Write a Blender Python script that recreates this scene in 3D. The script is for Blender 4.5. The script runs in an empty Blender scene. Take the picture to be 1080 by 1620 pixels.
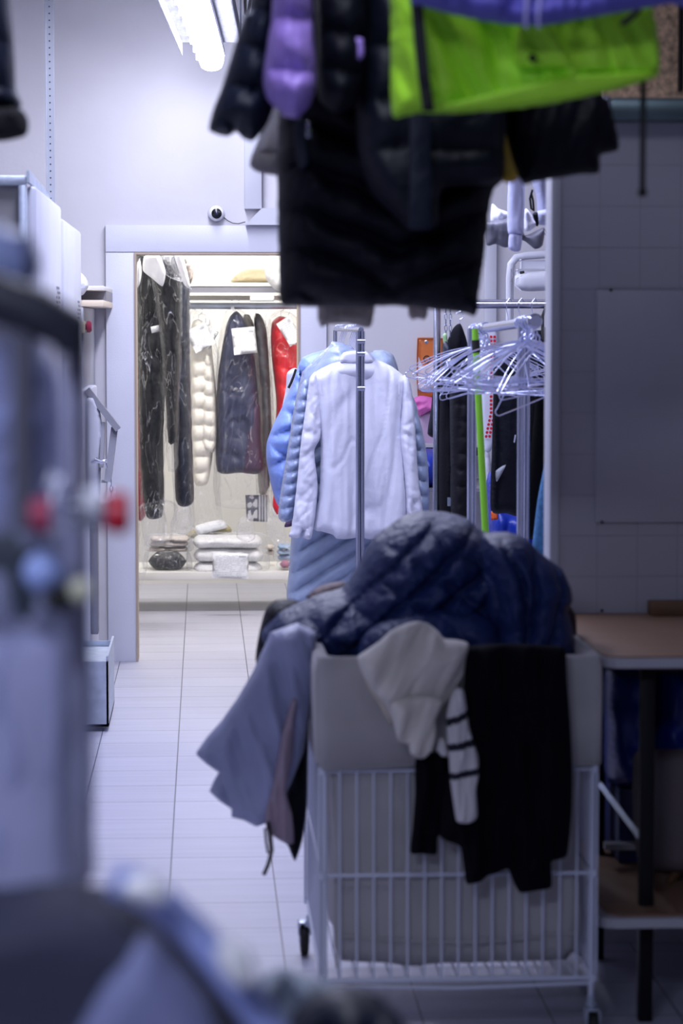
import bpy, bmesh, math, random
import numpy as np
from mathutils import Vector, Matrix, Euler
from mathutils.geometry import delaunay_2d_cdt

random.seed(7)
S = bpy.context.scene
COL = S.collection
R = math.radians

# ------------------------------------------------------------------ camera, world, lights, exposure
F = 4000.0                                   # focal length in pixels of the 1080 x 1620 frame
CAM_H = 1.6
PITCH, YAW = math.atan(297 / F), math.atan(218 / F)
cam_d = bpy.data.cameras.new('camera')
cam = bpy.data.objects.new('camera', cam_d)
COL.objects.link(cam)
cam.location = (0, 0, CAM_H)
cam.rotation_euler = Euler((math.pi / 2 - PITCH, 0, -YAW), 'XYZ')
cam_d.sensor_fit = 'VERTICAL'
cam_d.sensor_height = 36.0
cam_d.lens = F * 36.0 / 1620
cam_d.clip_start = 0.1
cam_d.dof.use_dof = True
cam_d.dof.focus_distance = 11.0
cam_d.dof.aperture_fstop = 4.2
S.camera = cam
CR = cam.rotation_euler.to_matrix()

S.view_settings.view_transform = 'Standard'
S.view_settings.look = 'None'
S.view_settings.gamma = 1
S.view_settings.use_curve_mapping = False
S.view_settings.exposure = 0.0
S.cycles.use_denoising = True
S.cycles.max_bounces = 10
S.cycles.transparent_max_bounces = 24
S.cycles.sample_clamp_indirect = 4.0

world = bpy.data.worlds.new('world')
S.world = world
world.use_nodes = True
world.node_tree.nodes['Background'].inputs[0].default_value = (0.30, 0.34, 0.62, 1)
world.node_tree.nodes['Background'].inputs[1].default_value = 0.10


def lamp(name, loc, sx, sy, power, color, rot=(0, 0, 0)):
    l = bpy.data.lights.new(name, 'AREA')
    l.shape = 'RECTANGLE'
    l.size, l.size_y = sx, sy
    l.energy = power
    l.color = color
    o = bpy.data.objects.new(name, l)
    o.location = loc
    o.rotation_euler = rot
    COL.objects.link(o)
    return o


COOL = (0.68, 0.71, 1.0)
lamp('corridor_light', (-0.25, 7.4, 2.8), 0.25, 2.0, 36, COOL)
lamp('rack_light', (1.0, 8.7, 2.9), 1.2, 0.25, 42, COOL)
lamp('closet_light', (0.15, 12.9, 2.52), 1.2, 0.3, 56, (1.0, 0.97, 0.94))
lamp('closet_rear_light', (0.2, 14.9, 2.5), 1.2, 0.2, 28, (1.0, 0.98, 0.93))
lamp('front_light', (0.2, 3.7, 3.15), 0.25, 1.2, 25, (0.82, 0.84, 1.0))
lamp('near_fill_light', (-0.9, 0.4, 2.9), 1.2, 0.3, 52, (0.68, 0.73, 1.0), (R(20), 0, 0))  # added fill from above the camera, brightens the near machine


# ------------------------------------------------------------------ projection helpers
def P(px, py, d):
    """the point seen at pixel (px, py), at distance d along the corridor"""
    v = CR @ Vector(((px - 540) / F, -(py - 810) / F, -1))
    k = d / v.y
    return Vector((v.x * k, d, CAM_H + v.z * k))


def G(px, py, z=0.0):
    """the point seen at pixel (px, py) on the level plane at height z"""
    v = CR @ Vector(((px - 540) / F, -(py - 810) / F, -1))
    k = (z - CAM_H) / v.z
    return Vector((v.x * k, v.y * k, z))


def Xp(px, d): return P(px, 513, d).x
def Zp(py, d): return P(322, py, d).z


# ------------------------------------------------------------------ noise
def _h(ix, iy, seed):
    n = np.sin(ix * 127.1 + iy * 311.7 + seed * 74.7) * 43758.5453
    return n - np.floor(n)


def vnoise(x, y, seed=0):
    x = np.asarray(x, float); y = np.asarray(y, float)
    ix, iy = np.floor(x), np.floor(y)
    fx, fy = x - ix, y - iy
    fx = fx * fx * (3 - 2 * fx); fy = fy * fy * (3 - 2 * fy)
    a, b = _h(ix, iy, seed), _h(ix + 1, iy, seed)
    c, d = _h(ix, iy + 1, seed), _h(ix + 1, iy + 1, seed)
    return (a * (1 - fx) + b * fx) * (1 - fy) + (c * (1 - fx) + d * fx) * fy - 0.5


def fbm(x, y, seed=0, o=3):
    s, a = 0, 1.0
    for k in range(o):
        s = s + a * vnoise(x * 2 ** k, y * 2 ** k, seed + 11 * k)
        a *= 0.5
    return s


# ------------------------------------------------------------------ materials
MATS = {}


def _new(name):
    m = bpy.data.materials.new(name)
    m.use_nodes = True
    nt = m.node_tree
    return m, nt, nt.nodes['Principled BSDF'], nt.nodes['Material Output']


def mat(name, col, rough=0.6, metal=0.0, bump=None, var=0.0, vscale=6, sheen=0.0, spec=0.5, stretch=None, trans=0.0,
        coat=0.0, emit=None, weave=0):
    """procedural material: colour with noise variation; bump = (scale, distance)"""
    if name in MATS: return MATS[name]
    m, nt, b, out = _new(name)
    N, L = nt.nodes, nt.links
    b.inputs['Base Color'].default_value = (*col, 1)
    b.inputs['Roughness'].default_value = rough
    b.inputs['Metallic'].default_value = metal
    b.inputs['Specular IOR Level'].default_value = spec
    b.inputs['Sheen Weight'].default_value = sheen
    b.inputs['Coat Weight'].default_value = coat
    b.inputs['Coat Roughness'].default_value = 0.15
    tc = N.new('ShaderNodeTexCoord')
    mp = N.new('ShaderNodeMapping')
    if stretch: mp.inputs['Scale'].default_value = stretch
    L.new(tc.outputs['Object'], mp.inputs['Vector'])
    nz = N.new('ShaderNodeTexNoise')
    nz.inputs['Scale'].default_value = vscale
    nz.inputs['Detail'].default_value = 4
    L.new(mp.outputs[0], nz.inputs['Vector'])
    if var or True:
        v = var or 0.04
        rp = N.new('ShaderNodeMapRange')
        rp.inputs['From Min'].default_value = 0.3
        rp.inputs['From Max'].default_value = 0.7
        rp.inputs['To Min'].default_value = 1 - v
        rp.inputs['To Max'].default_value = 1 + v
        L.new(nz.outputs['Fac'], rp.inputs['Value'])
        mx = N.new('ShaderNodeVectorMath'); mx.operation = 'SCALE'
        mx.inputs[0].default_value = col
        L.new(rp.outputs[0], mx.inputs['Scale'])
        L.new(mx.outputs[0], b.inputs['Base Color'])
    if bump:
        n2 = N.new('ShaderNodeTexNoise')
        n2.inputs['Scale'].default_value = bump[0]
        n2.inputs['Detail'].default_value = 5
        L.new(mp.outputs[0], n2.inputs['Vector'])
        bp = N.new('ShaderNodeBump')
        bp.inputs['Strength'].default_value = 1.0
        bp.inputs['Distance'].default_value = bump[1]
        L.new(n2.outputs['Fac'], bp.inputs['Height'])
        last = bp
        if weave:
            wv = N.new('ShaderNodeTexWave')
            wv.inputs['Scale'].default_value = weave
            wv.inputs['Distortion'].default_value = 0.4
            L.new(tc.outputs['Object'], wv.inputs['Vector'])
            b2 = N.new('ShaderNodeBump')
            b2.inputs['Distance'].default_value = 0.0012
            L.new(wv.outputs['Fac'], b2.inputs['Height'])
            L.new(bp.outputs[0], b2.inputs['Normal'])
            last = b2
        L.new(last.outputs[0], b.inputs['Normal'])
    if trans:
        b.inputs['Transmission Weight'].default_value = trans
    if emit:
        b.inputs['Emission Color'].default_value = (*emit[0], 1)
        b.inputs['Emission Strength'].default_value = emit[1]
    MATS[name] = m
    return m


def film(name, opacity=0.18, tint=(0.85, 0.87, 0.95), scale=9, dist=0.02, stretch=(1, 1, 0.35), gloss=0.35, crease=0.4):
    """thin clear plastic: transparent, with wrinkled highlights and a little milkiness"""
    if name in MATS: return MATS[name]
    m, nt, b, out = _new(name)
    N, L = nt.nodes, nt.links
    N.remove(b)
    tc = N.new('ShaderNodeTexCoord'); mp = N.new('ShaderNodeMapping')
    mp.inputs['Scale'].default_value = stretch
    L.new(tc.outputs['Object'], mp.inputs['Vector'])
    nz = N.new('ShaderNodeTexNoise'); nz.inputs['Scale'].default_value = scale; nz.inputs['Detail'].default_value = 3
    nz.inputs['Distortion'].default_value = 1.4
    L.new(mp.outputs[0], nz.inputs['Vector'])
    bp = N.new('ShaderNodeBump'); bp.inputs['Distance'].default_value = dist
    L.new(nz.outputs['Fac'], bp.inputs['Height'])
    tr = N.new('ShaderNodeBsdfTransparent'); tr.inputs[0].default_value = (0.97, 0.97, 0.98, 1)
    gl = N.new('ShaderNodeBsdfGlossy'); gl.inputs['Roughness'].default_value = 0.2
    L.new(bp.outputs[0], gl.inputs['Normal'])
    df = N.new('ShaderNodeBsdfDiffuse'); df.inputs[0].default_value = (*tint, 1)
    L.new(bp.outputs[0], df.inputs['Normal'])
    a = N.new('ShaderNodeMixShader'); a.inputs[0].default_value = gloss
    L.new(df.outputs[0], a.inputs[1]); L.new(gl.outputs[0], a.inputs[2])
    lw = N.new('ShaderNodeLayerWeight'); lw.inputs['Blend'].default_value = 0.35
    L.new(bp.outputs[0], lw.inputs['Normal'])
    n2 = N.new('ShaderNodeTexNoise'); n2.inputs['Scale'].default_value = scale * 0.8; n2.inputs['Detail'].default_value = 2
    n2.inputs['Distortion'].default_value = 2.2
    L.new(mp.outputs[0], n2.inputs['Vector'])
    rd = N.new('ShaderNodeMath'); rd.operation = 'SUBTRACT'; rd.inputs[1].default_value = 0.5; L.new(n2.outputs['Fac'], rd.inputs[0])
    ra = N.new('ShaderNodeMath'); ra.operation = 'ABSOLUTE'; L.new(rd.outputs[0], ra.inputs[0])
    rc_ = N.new('ShaderNodeMapRange'); rc_.inputs['From Min'].default_value = 0.0; rc_.inputs['From Max'].default_value = 0.014
    rc_.inputs['To Min'].default_value = crease; rc_.inputs['To Max'].default_value = 0.0
    L.new(ra.outputs[0], rc_.inputs['Value'])
    fp = N.new('ShaderNodeMath'); fp.operation = 'POWER'; fp.inputs[1].default_value = 3.0; L.new(lw.outputs['Facing'], fp.inputs[0])
    m2 = N.new('ShaderNodeMath'); m2.operation = 'MULTIPLY_ADD'; m2.inputs[1].default_value = 0.35; m2.inputs[2].default_value = opacity
    L.new(fp.outputs[0], m2.inputs[0])
    mr = N.new('ShaderNodeMath'); mr.operation = 'ADD'; mr.use_clamp = True
    L.new(m2.outputs[0], mr.inputs[0]); L.new(rc_.outputs[0], mr.inputs[1])
    x = N.new('ShaderNodeMixShader')
    L.new(mr.outputs[0], x.inputs[0]); L.new(tr.outputs[0], x.inputs[1]); L.new(a.outputs[0], x.inputs[2])
    L.new(x.outputs[0], out.inputs['Surface'])
    MATS[name] = m
    return m


def grid_mat(name, col, line, w, h, mortar, rough=0.5, axis='XZ', ox=0, oz=0, bump=0.002, var=0.03, stretchn=(1, 1, 1), grain=0.0, spec=0.5):
    """square tiles with grout lines, w x h metres, world aligned"""
    m, nt, b, out = _new(name)
    N, L = nt.nodes, nt.links
    geo = N.new('ShaderNodeNewGeometry')
    sp = N.new('ShaderNodeSeparateXYZ'); L.new(geo.outputs['Position'], sp.inputs[0])

    def line_of(sock, size, off):
        a = N.new('ShaderNodeMath'); a.operation = 'SUBTRACT'; L.new(sock, a.inputs[0]); a.inputs[1].default_value = off
        c = N.new('ShaderNodeMath'); c.operation = 'DIVIDE'; L.new(a.outputs[0], c.inputs[0]); c.inputs[1].default_value = size
        f = N.new('ShaderNodeMath'); f.operation = 'FRACT'; L.new(c.outputs[0], f.inputs[0])
        g = N.new('ShaderNodeMath'); g.operation = 'SUBTRACT'; L.new(f.outputs[0], g.inputs[0]); g.inputs[1].default_value = 0.5
        ab = N.new('ShaderNodeMath'); ab.operation = 'ABSOLUTE'; L.new(g.outputs[0], ab.inputs[0])
        k = N.new('ShaderNodeMath'); k.operation = 'GREATER_THAN'; L.new(ab.outputs[0], k.inputs[0]); k.inputs[1].default_value = 0.5 - mortar / size / 2
        fl = N.new('ShaderNodeMath'); fl.operation = 'FLOOR'; L.new(c.outputs[0], fl.inputs[0])
        return k.outputs[0], fl.outputs[0]
    s1, f1 = line_of(sp.outputs['X'], w, ox)
    s2, f2 = line_of(sp.outputs['Y' if axis == 'XY' else 'Z'], h, oz)
    mx = N.new('ShaderNodeMath'); mx.operation = 'MAXIMUM'; L.new(s1, mx.inputs[0]); L.new(s2, mx.inputs[1])
    cb = N.new('ShaderNodeCombineXYZ'); L.new(f1, cb.inputs[0]); L.new(f2, cb.inputs[1])
    wn = N.new('ShaderNodeTexWhiteNoise'); L.new(cb.outputs[0], wn.inputs['Vector'])
    mp = N.new('ShaderNodeMapping'); mp.inputs['Scale'].default_value = stretchn; L.new(geo.outputs['Position'], mp.inputs['Vector'])
    nz = N.new('ShaderNodeTexNoise'); nz.inputs['Scale'].default_value = 3; nz.inputs['Detail'].default_value = 5
    L.new(mp.outputs[0], nz.inputs['Vector'])
    r1 = N.new('ShaderNodeMapRange'); r1.inputs['To Min'].default_value = 1 - var; r1.inputs['To Max'].default_value = 1 + var
    L.new(wn.outputs['Value'], r1.inputs['Value'])
    r2 = N.new('ShaderNodeMapRange'); r2.inputs['From Min'].default_value = 0.3; r2.inputs['From Max'].default_value = 0.7
    r2.inputs['To Min'].default_value = 1 - grain; r2.inputs['To Max'].default_value = 1 + grain
    L.new(nz.outputs['Fac'], r2.inputs['Value'])
    mm = N.new('ShaderNodeMath'); mm.operation = 'MULTIPLY'; L.new(r1.outputs[0], mm.inputs[0]); L.new(r2.outputs[0], mm.inputs[1])
    sc = N.new('ShaderNodeVectorMath'); sc.operation = 'SCALE'; sc.inputs[0].default_value = col; L.new(mm.outputs[0], sc.inputs['Scale'])
    mix = N.new('ShaderNodeMix'); mix.data_type = 'RGBA'
    L.new(mx.outputs[0], mix.inputs['Factor']); L.new(sc.outputs[0], mix.inputs[6]); mix.inputs[7].default_value = (*line, 1)
    L.new(mix.outputs[2], b.inputs['Base Color'])
    b.inputs['Roughness'].default_value = rough
    b.inputs['Specular IOR Level'].default_value = spec
    inv = N.new('ShaderNodeMath'); inv.operation = 'SUBTRACT'; inv.inputs[0].default_value = 1; L.new(mx.outputs[0], inv.inputs[1])
    bp = N.new('ShaderNodeBump'); bp.inputs['Distance'].default_value = bump; L.new(inv.outputs[0], bp.inputs['Height'])
    L.new(bp.outputs[0], b.inputs['Normal'])
    MATS[name] = m
    return m


# ------------------------------------------------------------------ object helpers
WL = {}


def wl(o): return WL[o.name] if o is not None else Vector((0, 0, 0))


def tag(o, label=None, cat=None, group=None, kind=None):
    if label: o['label'] = label
    if cat: o['category'] = cat
    if group: o['group'] = group
    if kind: o['kind'] = kind
    return o


def empty(name, loc, label, cat, group=None):
    o = bpy.data.objects.new(name, None)
    COL.objects.link(o)
    o.location = loc
    o.empty_display_size = 0.05
    WL[o.name] = Vector(loc)
    return tag(o, label, cat, group)


def mk(name, verts, faces, m, parent=None, smooth=True, fmat=None, flat_angle=None):
    """link ONE mesh object; verts are world coordinates"""
    vs = np.array([tuple(v) for v in verts], float)
    if parent is None:
        org = Vector(((vs[:, 0].min() + vs[:, 0].max()) / 2, (vs[:, 1].min() + vs[:, 1].max()) / 2, vs[:, 2].min()))
        loc = org
    else:
        org = wl(parent); loc = Vector((0, 0, 0))
    me = bpy.data.meshes.new(name)
    me.from_pydata([tuple(v) for v in (vs - np.array(org))], [], faces)
    ms = m if isinstance(m, (list, tuple)) else [m]
    for k in ms: me.materials.append(k)
    if smooth: me.polygons.foreach_set('use_smooth', [True] * len(me.polygons))
    if fmat is not None: me.polygons.foreach_set('material_index', fmat)
    me.update()
    o = bpy.data.objects.new(name, me)
    COL.objects.link(o)
    o.location = loc
    if parent is not None: o.parent = parent
    WL[o.name] = Vector(org)
    if smooth and flat_angle:
        try:
            me.set_sharp_from_angle(angle=R(flat_angle))
        except Exception:
            pass
    return o


class MB:
    """collects shapes that become ONE mesh"""
    def __init__(s): s.v, s.f = [], []

    def add(s, v, f):
        n = len(s.v); s.v += [Vector(a) for a in v]; s.f += [tuple(i + n for i in q) for q in f]; return s

    def bm(s, bm):
        bm.verts.ensure_lookup_table(); bm.verts.index_update()
        s.add([v.co.copy() for v in bm.verts], [[v.index for v in f.verts] for f in bm.faces]); bm.free(); return s

    def box(s, a, b, bev=0.0, M=None):
        bm = bmesh.new(); bmesh.ops.create_cube(bm, size=1)
        a, b = Vector(a), Vector(b)
        c, d = (a + b) / 2, b - a
        for v in bm.verts: v.co = Vector((v.co.x * d.x, v.co.y * d.y, v.co.z * d.z))
        if bev: bmesh.ops.bevel(bm, geom=list(bm.edges), offset=min(bev, min(abs(k) for k in d) * 0.45), segments=2, affect='EDGES', profile=0.5)
        for v in bm.verts:
            if M is not None: v.co = M @ v.co
            v.co += c
        return s.bm(bm)

    def tube(s, pts, r, n=8, cap=True, closed=False):
        pts = [Vector(p) for p in pts]
        rs = r if isinstance(r, (list, tuple)) else [r] * len(pts)
        base = len(s.v); N = len(pts); up = None
        for i, p in enumerate(pts):
            if closed: t = pts[(i + 1) % N] - pts[i - 1]
            else: t = pts[min(i + 1, N - 1)] - pts[max(i - 1, 0)]
            t = t.normalized() if t.length > 1e-9 else Vector((0, 0, 1))
            if up is None: up = Vector((0, 0, 1)) if abs(t.z) < 0.9 else Vector((1, 0, 0))
            a = t.cross(up)
            if a.length < 1e-6: a = t.cross(Vector((0, 1, 0.3)))
            a.normalize(); b = a.cross(t).normalized(); up = b
            for k in range(n):
                w = 2 * math.pi * k / n
                s.v.append(p + (a * math.cos(w) + b * math.sin(w)) * rs[i])
        for i in range(N if closed else N - 1):
            j = (i + 1) % N
            for k in range(n):
                l = (k + 1) % n
                s.f.append((base + i * n + k, base + i * n + l, base + j * n + l, base + j * n + k))
        if cap and not closed:
            s.f.append(tuple(base + k for k in reversed(range(n))))
            s.f.append(tuple(base + (N - 1) * n + k for k in range(n)))
        return s

    def lathe(s, prof, c, axis='Z', n=24):
        """prof = [(radius, along)] around axis through c"""
        base = len(s.v); c = Vector(c)
        for r, h in prof:
            for k in range(n):
                w = 2 * math.pi * k / n
                x, y = r * math.cos(w), r * math.sin(w)
                s.v.append(c + (Vector((x, y, h)) if axis == 'Z' else Vector((x, -h, y)) if axis == 'Y' else Vector((h, x, y))))
        for i in range(len(prof) - 1):
            for k in range(n):
                l = (k + 1) % n
                s.f.append((base + i * n + k, base + i * n + l, base + (i + 1) * n + l, base + (i + 1) * n + k))
        s.f.append(tuple(base + k for k in reversed(range(n))))
        s.f.append(tuple(base + (len(prof) - 1) * n + k for k in range(n)))
        return s

    def build(s, name, m, parent=None, smooth=True, ang=35):
        return mk(name, s.v, s.f, m, parent, smooth, None, ang)


def catmull(pts, step, closed=True, smooth=True):
    pts = [np.array(p, float) for p in pts]
    out = []; n = len(pts)
    for i in range(n if closed else n - 1):
        p0, p1, p2, p3 = pts[i - 1] if (closed or i > 0) else pts[0], pts[i], pts[(i + 1) % n], pts[(i + 2) % n] if (closed or i + 2 < n) else pts[-1]
        L = np.linalg.norm(p2 - p1); k = max(1, int(round(L / step)))
        for j in range(k):
            t = j / k
            if smooth:
                q = 0.5 * ((2 * p1) + (-p0 + p2) * t + (2 * p0 - 5 * p1 + 4 * p2 - p3) * t * t + (-p0 + 3 * p1 - 3 * p2 + p3) * t ** 3)
                q = 0.65 * q + 0.35 * (p1 * (1 - t) + p2 * t)
            else: q = p1 * (1 - t) + p2 * t
            out.append(q)
    return np.array(out)


def pillow(name, outline, d, T, m, parent=None, step=5, rad=None, disp=None, smooth=True, matfn=None, lean=None, back=1.0, ragged=0.0, seed=1):
    """a soft thick body with the given outline at distance d: T = half thickness in metres, rad = edge rounding in pixels,
    disp(px, py) pushes the front out in metres (folds, quilting); lean(px, py) bends the whole body in depth"""
    B = catmull(outline, step, True, smooth)
    if ragged:
        nb = len(B); tt = np.arange(nb)
        B = B + ragged * np.stack([vnoise(tt * 0.45, tt * 0 + 3, seed), vnoise(tt * 0.45, tt * 0 + 9, seed)], 1) * 2
    x0, y0 = B.min(0); x1, y1 = B.max(0)
    h = step * 0.866
    gx, gy = [], []
    for r_, yy in enumerate(np.arange(y0, y1, h)):
        xs = np.arange(x0 + (step / 2 if r_ % 2 else 0), x1, step)
        gx.append(xs); gy.append(np.full(len(xs), yy))
    gx = np.concatenate(gx); gy = np.concatenate(gy)
    A, C = B, np.roll(B, -1, 0)
    inside = np.zeros(len(gx), bool)
    dist = np.full(len(gx), 1e9)
    for a, c in zip(A, C):
        if a[1] != c[1]:
            cond = ((a[1] > gy) != (c[1] > gy)) & (gx < (c[0] - a[0]) * (gy - a[1]) / (c[1] - a[1]) + a[0])
            inside ^= cond
        e = c - a; L2 = (e ** 2).sum() + 1e-9
        t = np.clip(((gx - a[0]) * e[0] + (gy - a[1]) * e[1]) / L2, 0, 1)
        dist = np.minimum(dist, np.hypot(gx - a[0] - t * e[0], gy - a[1] - t * e[1]))
    k = inside & (dist > step * 0.55)
    gx, gy, dist = gx[k], gy[k], dist[k]
    pts = [Vector((float(a), float(b))) for a, b in B] + [Vector((float(a), float(b))) for a, b in zip(gx, gy)]
    res = delaunay_2d_cdt(pts, [], [list(range(len(B)))], 1, 1e-5)
    V = np.array([tuple(v) for v in res[0]]); tris = res[2]
    dd = np.full(len(V), 0.0)
    orig = res[3]
    nb = len(B)
    for i, o_ in enumerate(orig):
        o_ = [q for q in o_]
        if o_ and min(o_) >= nb: dd[i] = dist[o_[0] - nb]
    rad = rad or 40
    u = np.clip(dd / rad, 0, 1)
    prof = np.sqrt(1 - (1 - u) ** 2)
    px, py = V[:, 0], V[:, 1]
    dz = disp(px, py) if disp is not None else 0 * px
    ln = lean(px, py) if lean is not None else 0 * px
    base = np.array([tuple(P(a, b, d)) for a, b in V])
    edge = dd <= 0
    fr = base.copy(); fr[:, 1] += ln - T * prof - dz * np.sqrt(u)
    bk = base.copy(); bk[:, 1] += ln + T * prof * back + 0.3 * dz * np.sqrt(u) * 0 + 0.0005
    idx = np.arange(len(V)) + len(V)
    idx[edge] = np.arange(len(V))[edge]
    fr[edge, 1] = base[edge, 1] + ln[edge]
    verts = np.concatenate([fr, bk])
    faces = []; fm = []
    for t in tris:
        a, b, c = V[t[0]], V[t[1]], V[t[2]]
        if (b[0] - a[0]) * (c[1] - a[1]) - (b[1] - a[1]) * (c[0] - a[0]) > 0: t = (t[0], t[2], t[1])
        mi = 0
        if matfn is not None:
            g = (V[t[0]] + V[t[1]] + V[t[2]]) / 3; mi = int(matfn(g[0], g[1]))
        faces.append(tuple(t)); fm.append(mi)
        q = tuple(int(idx[i]) for i in reversed(t))
        if len(set(q)) == 3 and set(q) != set(t): faces.append(q); fm.append(mi)
    used = sorted(set(i for f in faces for i in f)); rm = {o_: n_ for n_, o_ in enumerate(used)}
    verts = verts[used]; faces = [tuple(rm[i] for i in f) for f in faces]
    # winding: camera looks along +y, px right, py down; flip so that front normals face -y
    a, b, c = (verts[i] for i in faces[0])
    return mk(name, verts, faces, m, parent, True, fm)


def puff(u, p=0.55): return np.abs(np.sin(np.pi * u)) ** p


def quilt(d, spacing, ang=0.0, amp=0.012, cross=None, cross_ang=90, warp=6, wr=0.003, seed=0, chev=None):
    """quilting in pixels: seams every `spacing`, at angle ang (degrees, 0 = level seams)"""
    ca, sa = math.cos(R(ang)), math.sin(R(ang))

    def f(x, y):
        w = fbm(x / 70, y / 70, seed) * warp
        u = (y * ca - x * sa + w) / spacing
        if chev is not None: u = (y + np.abs(((x - chev[0]) / chev[1] + 0.5) % 1 - 0.5) * chev[1] * chev[2] + w) / spacing
        b = puff(u)
        if cross:
            cb, sb = math.cos(R(ang + cross_ang)), math.sin(R(ang + cross_ang))
            v = (y * cb - x * sb + fbm(x / 60 + 9, y / 60, seed + 3) * warp) / cross
            b = np.minimum(b, puff(v) * 1.0)
        al = x * ca + y * sa
        wrk = vnoise(al / (spacing * 0.16), (y * ca - x * sa) / (spacing * 0.7), seed + 5) * (1.15 - b) * wr * 2
        wrk = wrk + fbm(x / (spacing * 0.4), y / (spacing * 0.4), seed + 8) * wr
        return amp * b + wrk
    return f


def folds(period, amp, seed=0, ang=0, low=3.0, fine=0.25):
    """long soft folds running along angle ang from vertical"""
    ca, sa = math.cos(R(ang)), math.sin(R(ang))

    def f(x, y):
        u = x * ca + y * sa; v = -x * sa + y * ca
        a = fbm(u / period, v / (period * low), seed, 2)
        b = fbm(u / period * 3.1, v / (period * 2.2), seed + 4, 2)
        return amp * (a * 2 + b * fine * 2)
    return f


def creases(period, amp, seed=0, ang=0, low=2.5, w=0.09):
    """narrow pressed-in creases between smooth panels of cloth"""
    ca, sa = math.cos(R(ang)), math.sin(R(ang))

    def f(x, y):
        u = x * ca + y * sa; v = -x * sa + y * ca
        n1 = fbm(u / period, v / (period * low), seed, 2)
        n2 = fbm(u / period * 1.7 + 5, v / (period * low) * 1.4, seed + 31, 2)
        return -amp * (np.exp(-(n1 / w) ** 2) + .6 * np.exp(-(n2 / w) ** 2)) + amp * .8 * n2
    return f


def addf(*fs): return lambda x, y: sum(f(x, y) for f in fs)


def copy_tree(o, parent=None):
    c = o.copy(); COL.objects.link(c)
    WL[c.name] = wl(o)
    c.parent = parent
    for ch in list(o.children): copy_tree(ch, c)
    return c


def paper(px0, py0, px1, py1, d, rot, label, nlines=12, name='order_slip', parent=None, lift=0.0):
    """a white printed slip with lines of fine print; centre box in px, rotated"""
    cx, cy = (px0 + px1) / 2, (py0 + py1) / 2
    w, h = (px1 - px0) / 2, (py1 - py0) / 2
    ca, sa = math.cos(R(rot)), math.sin(R(rot))
    pt = lambda a, b: (cx + a * ca - b * sa, cy + a * sa + b * ca)
    o = pillow(name, [pt(-w, -h), pt(w, -h), pt(w, h), pt(-w, h)], d, 0.0015, M['paper'], parent, step=7, rad=2, smooth=False,
               disp=folds(22, 0.003, int(px0)))
    if parent is None: tag(o, label, 'paper', None)
    b = MB()
    rnd = random.Random(int(px0 * 7 + py0))
    for i in range(nlines):
        yy = -h * 0.82 + 1.64 * h * i / (nlines - 1)
        xx = -w * 0.85
        while xx < w * 0.8:
            L = rnd.uniform(1.5, 6)
            if rnd.random() < 0.8:
                e = min(xx + L, w * 0.85)
                q = [P(*pt(xx, yy - 0.35), d - 0.0095), P(*pt(e, yy - 0.35), d - 0.0095), P(*pt(e, yy + 0.35), d - 0.0095), P(*pt(xx, yy + 0.35), d - 0.0095)]
                b.add(q, [(0, 1, 2, 3)])
            xx += L + 1.0
    q = [pt(w * 0.45, -h * .8), pt(w * 0.85, -h * .8), pt(w * 0.85, -h * .66), pt(w * .45, -h * .66)]
    b.add([P(*p, d - 0.0097) for p in q], [(0, 1, 2, 3)])
    b.build('print', M['ink'], o, smooth=False)
    return o


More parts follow.
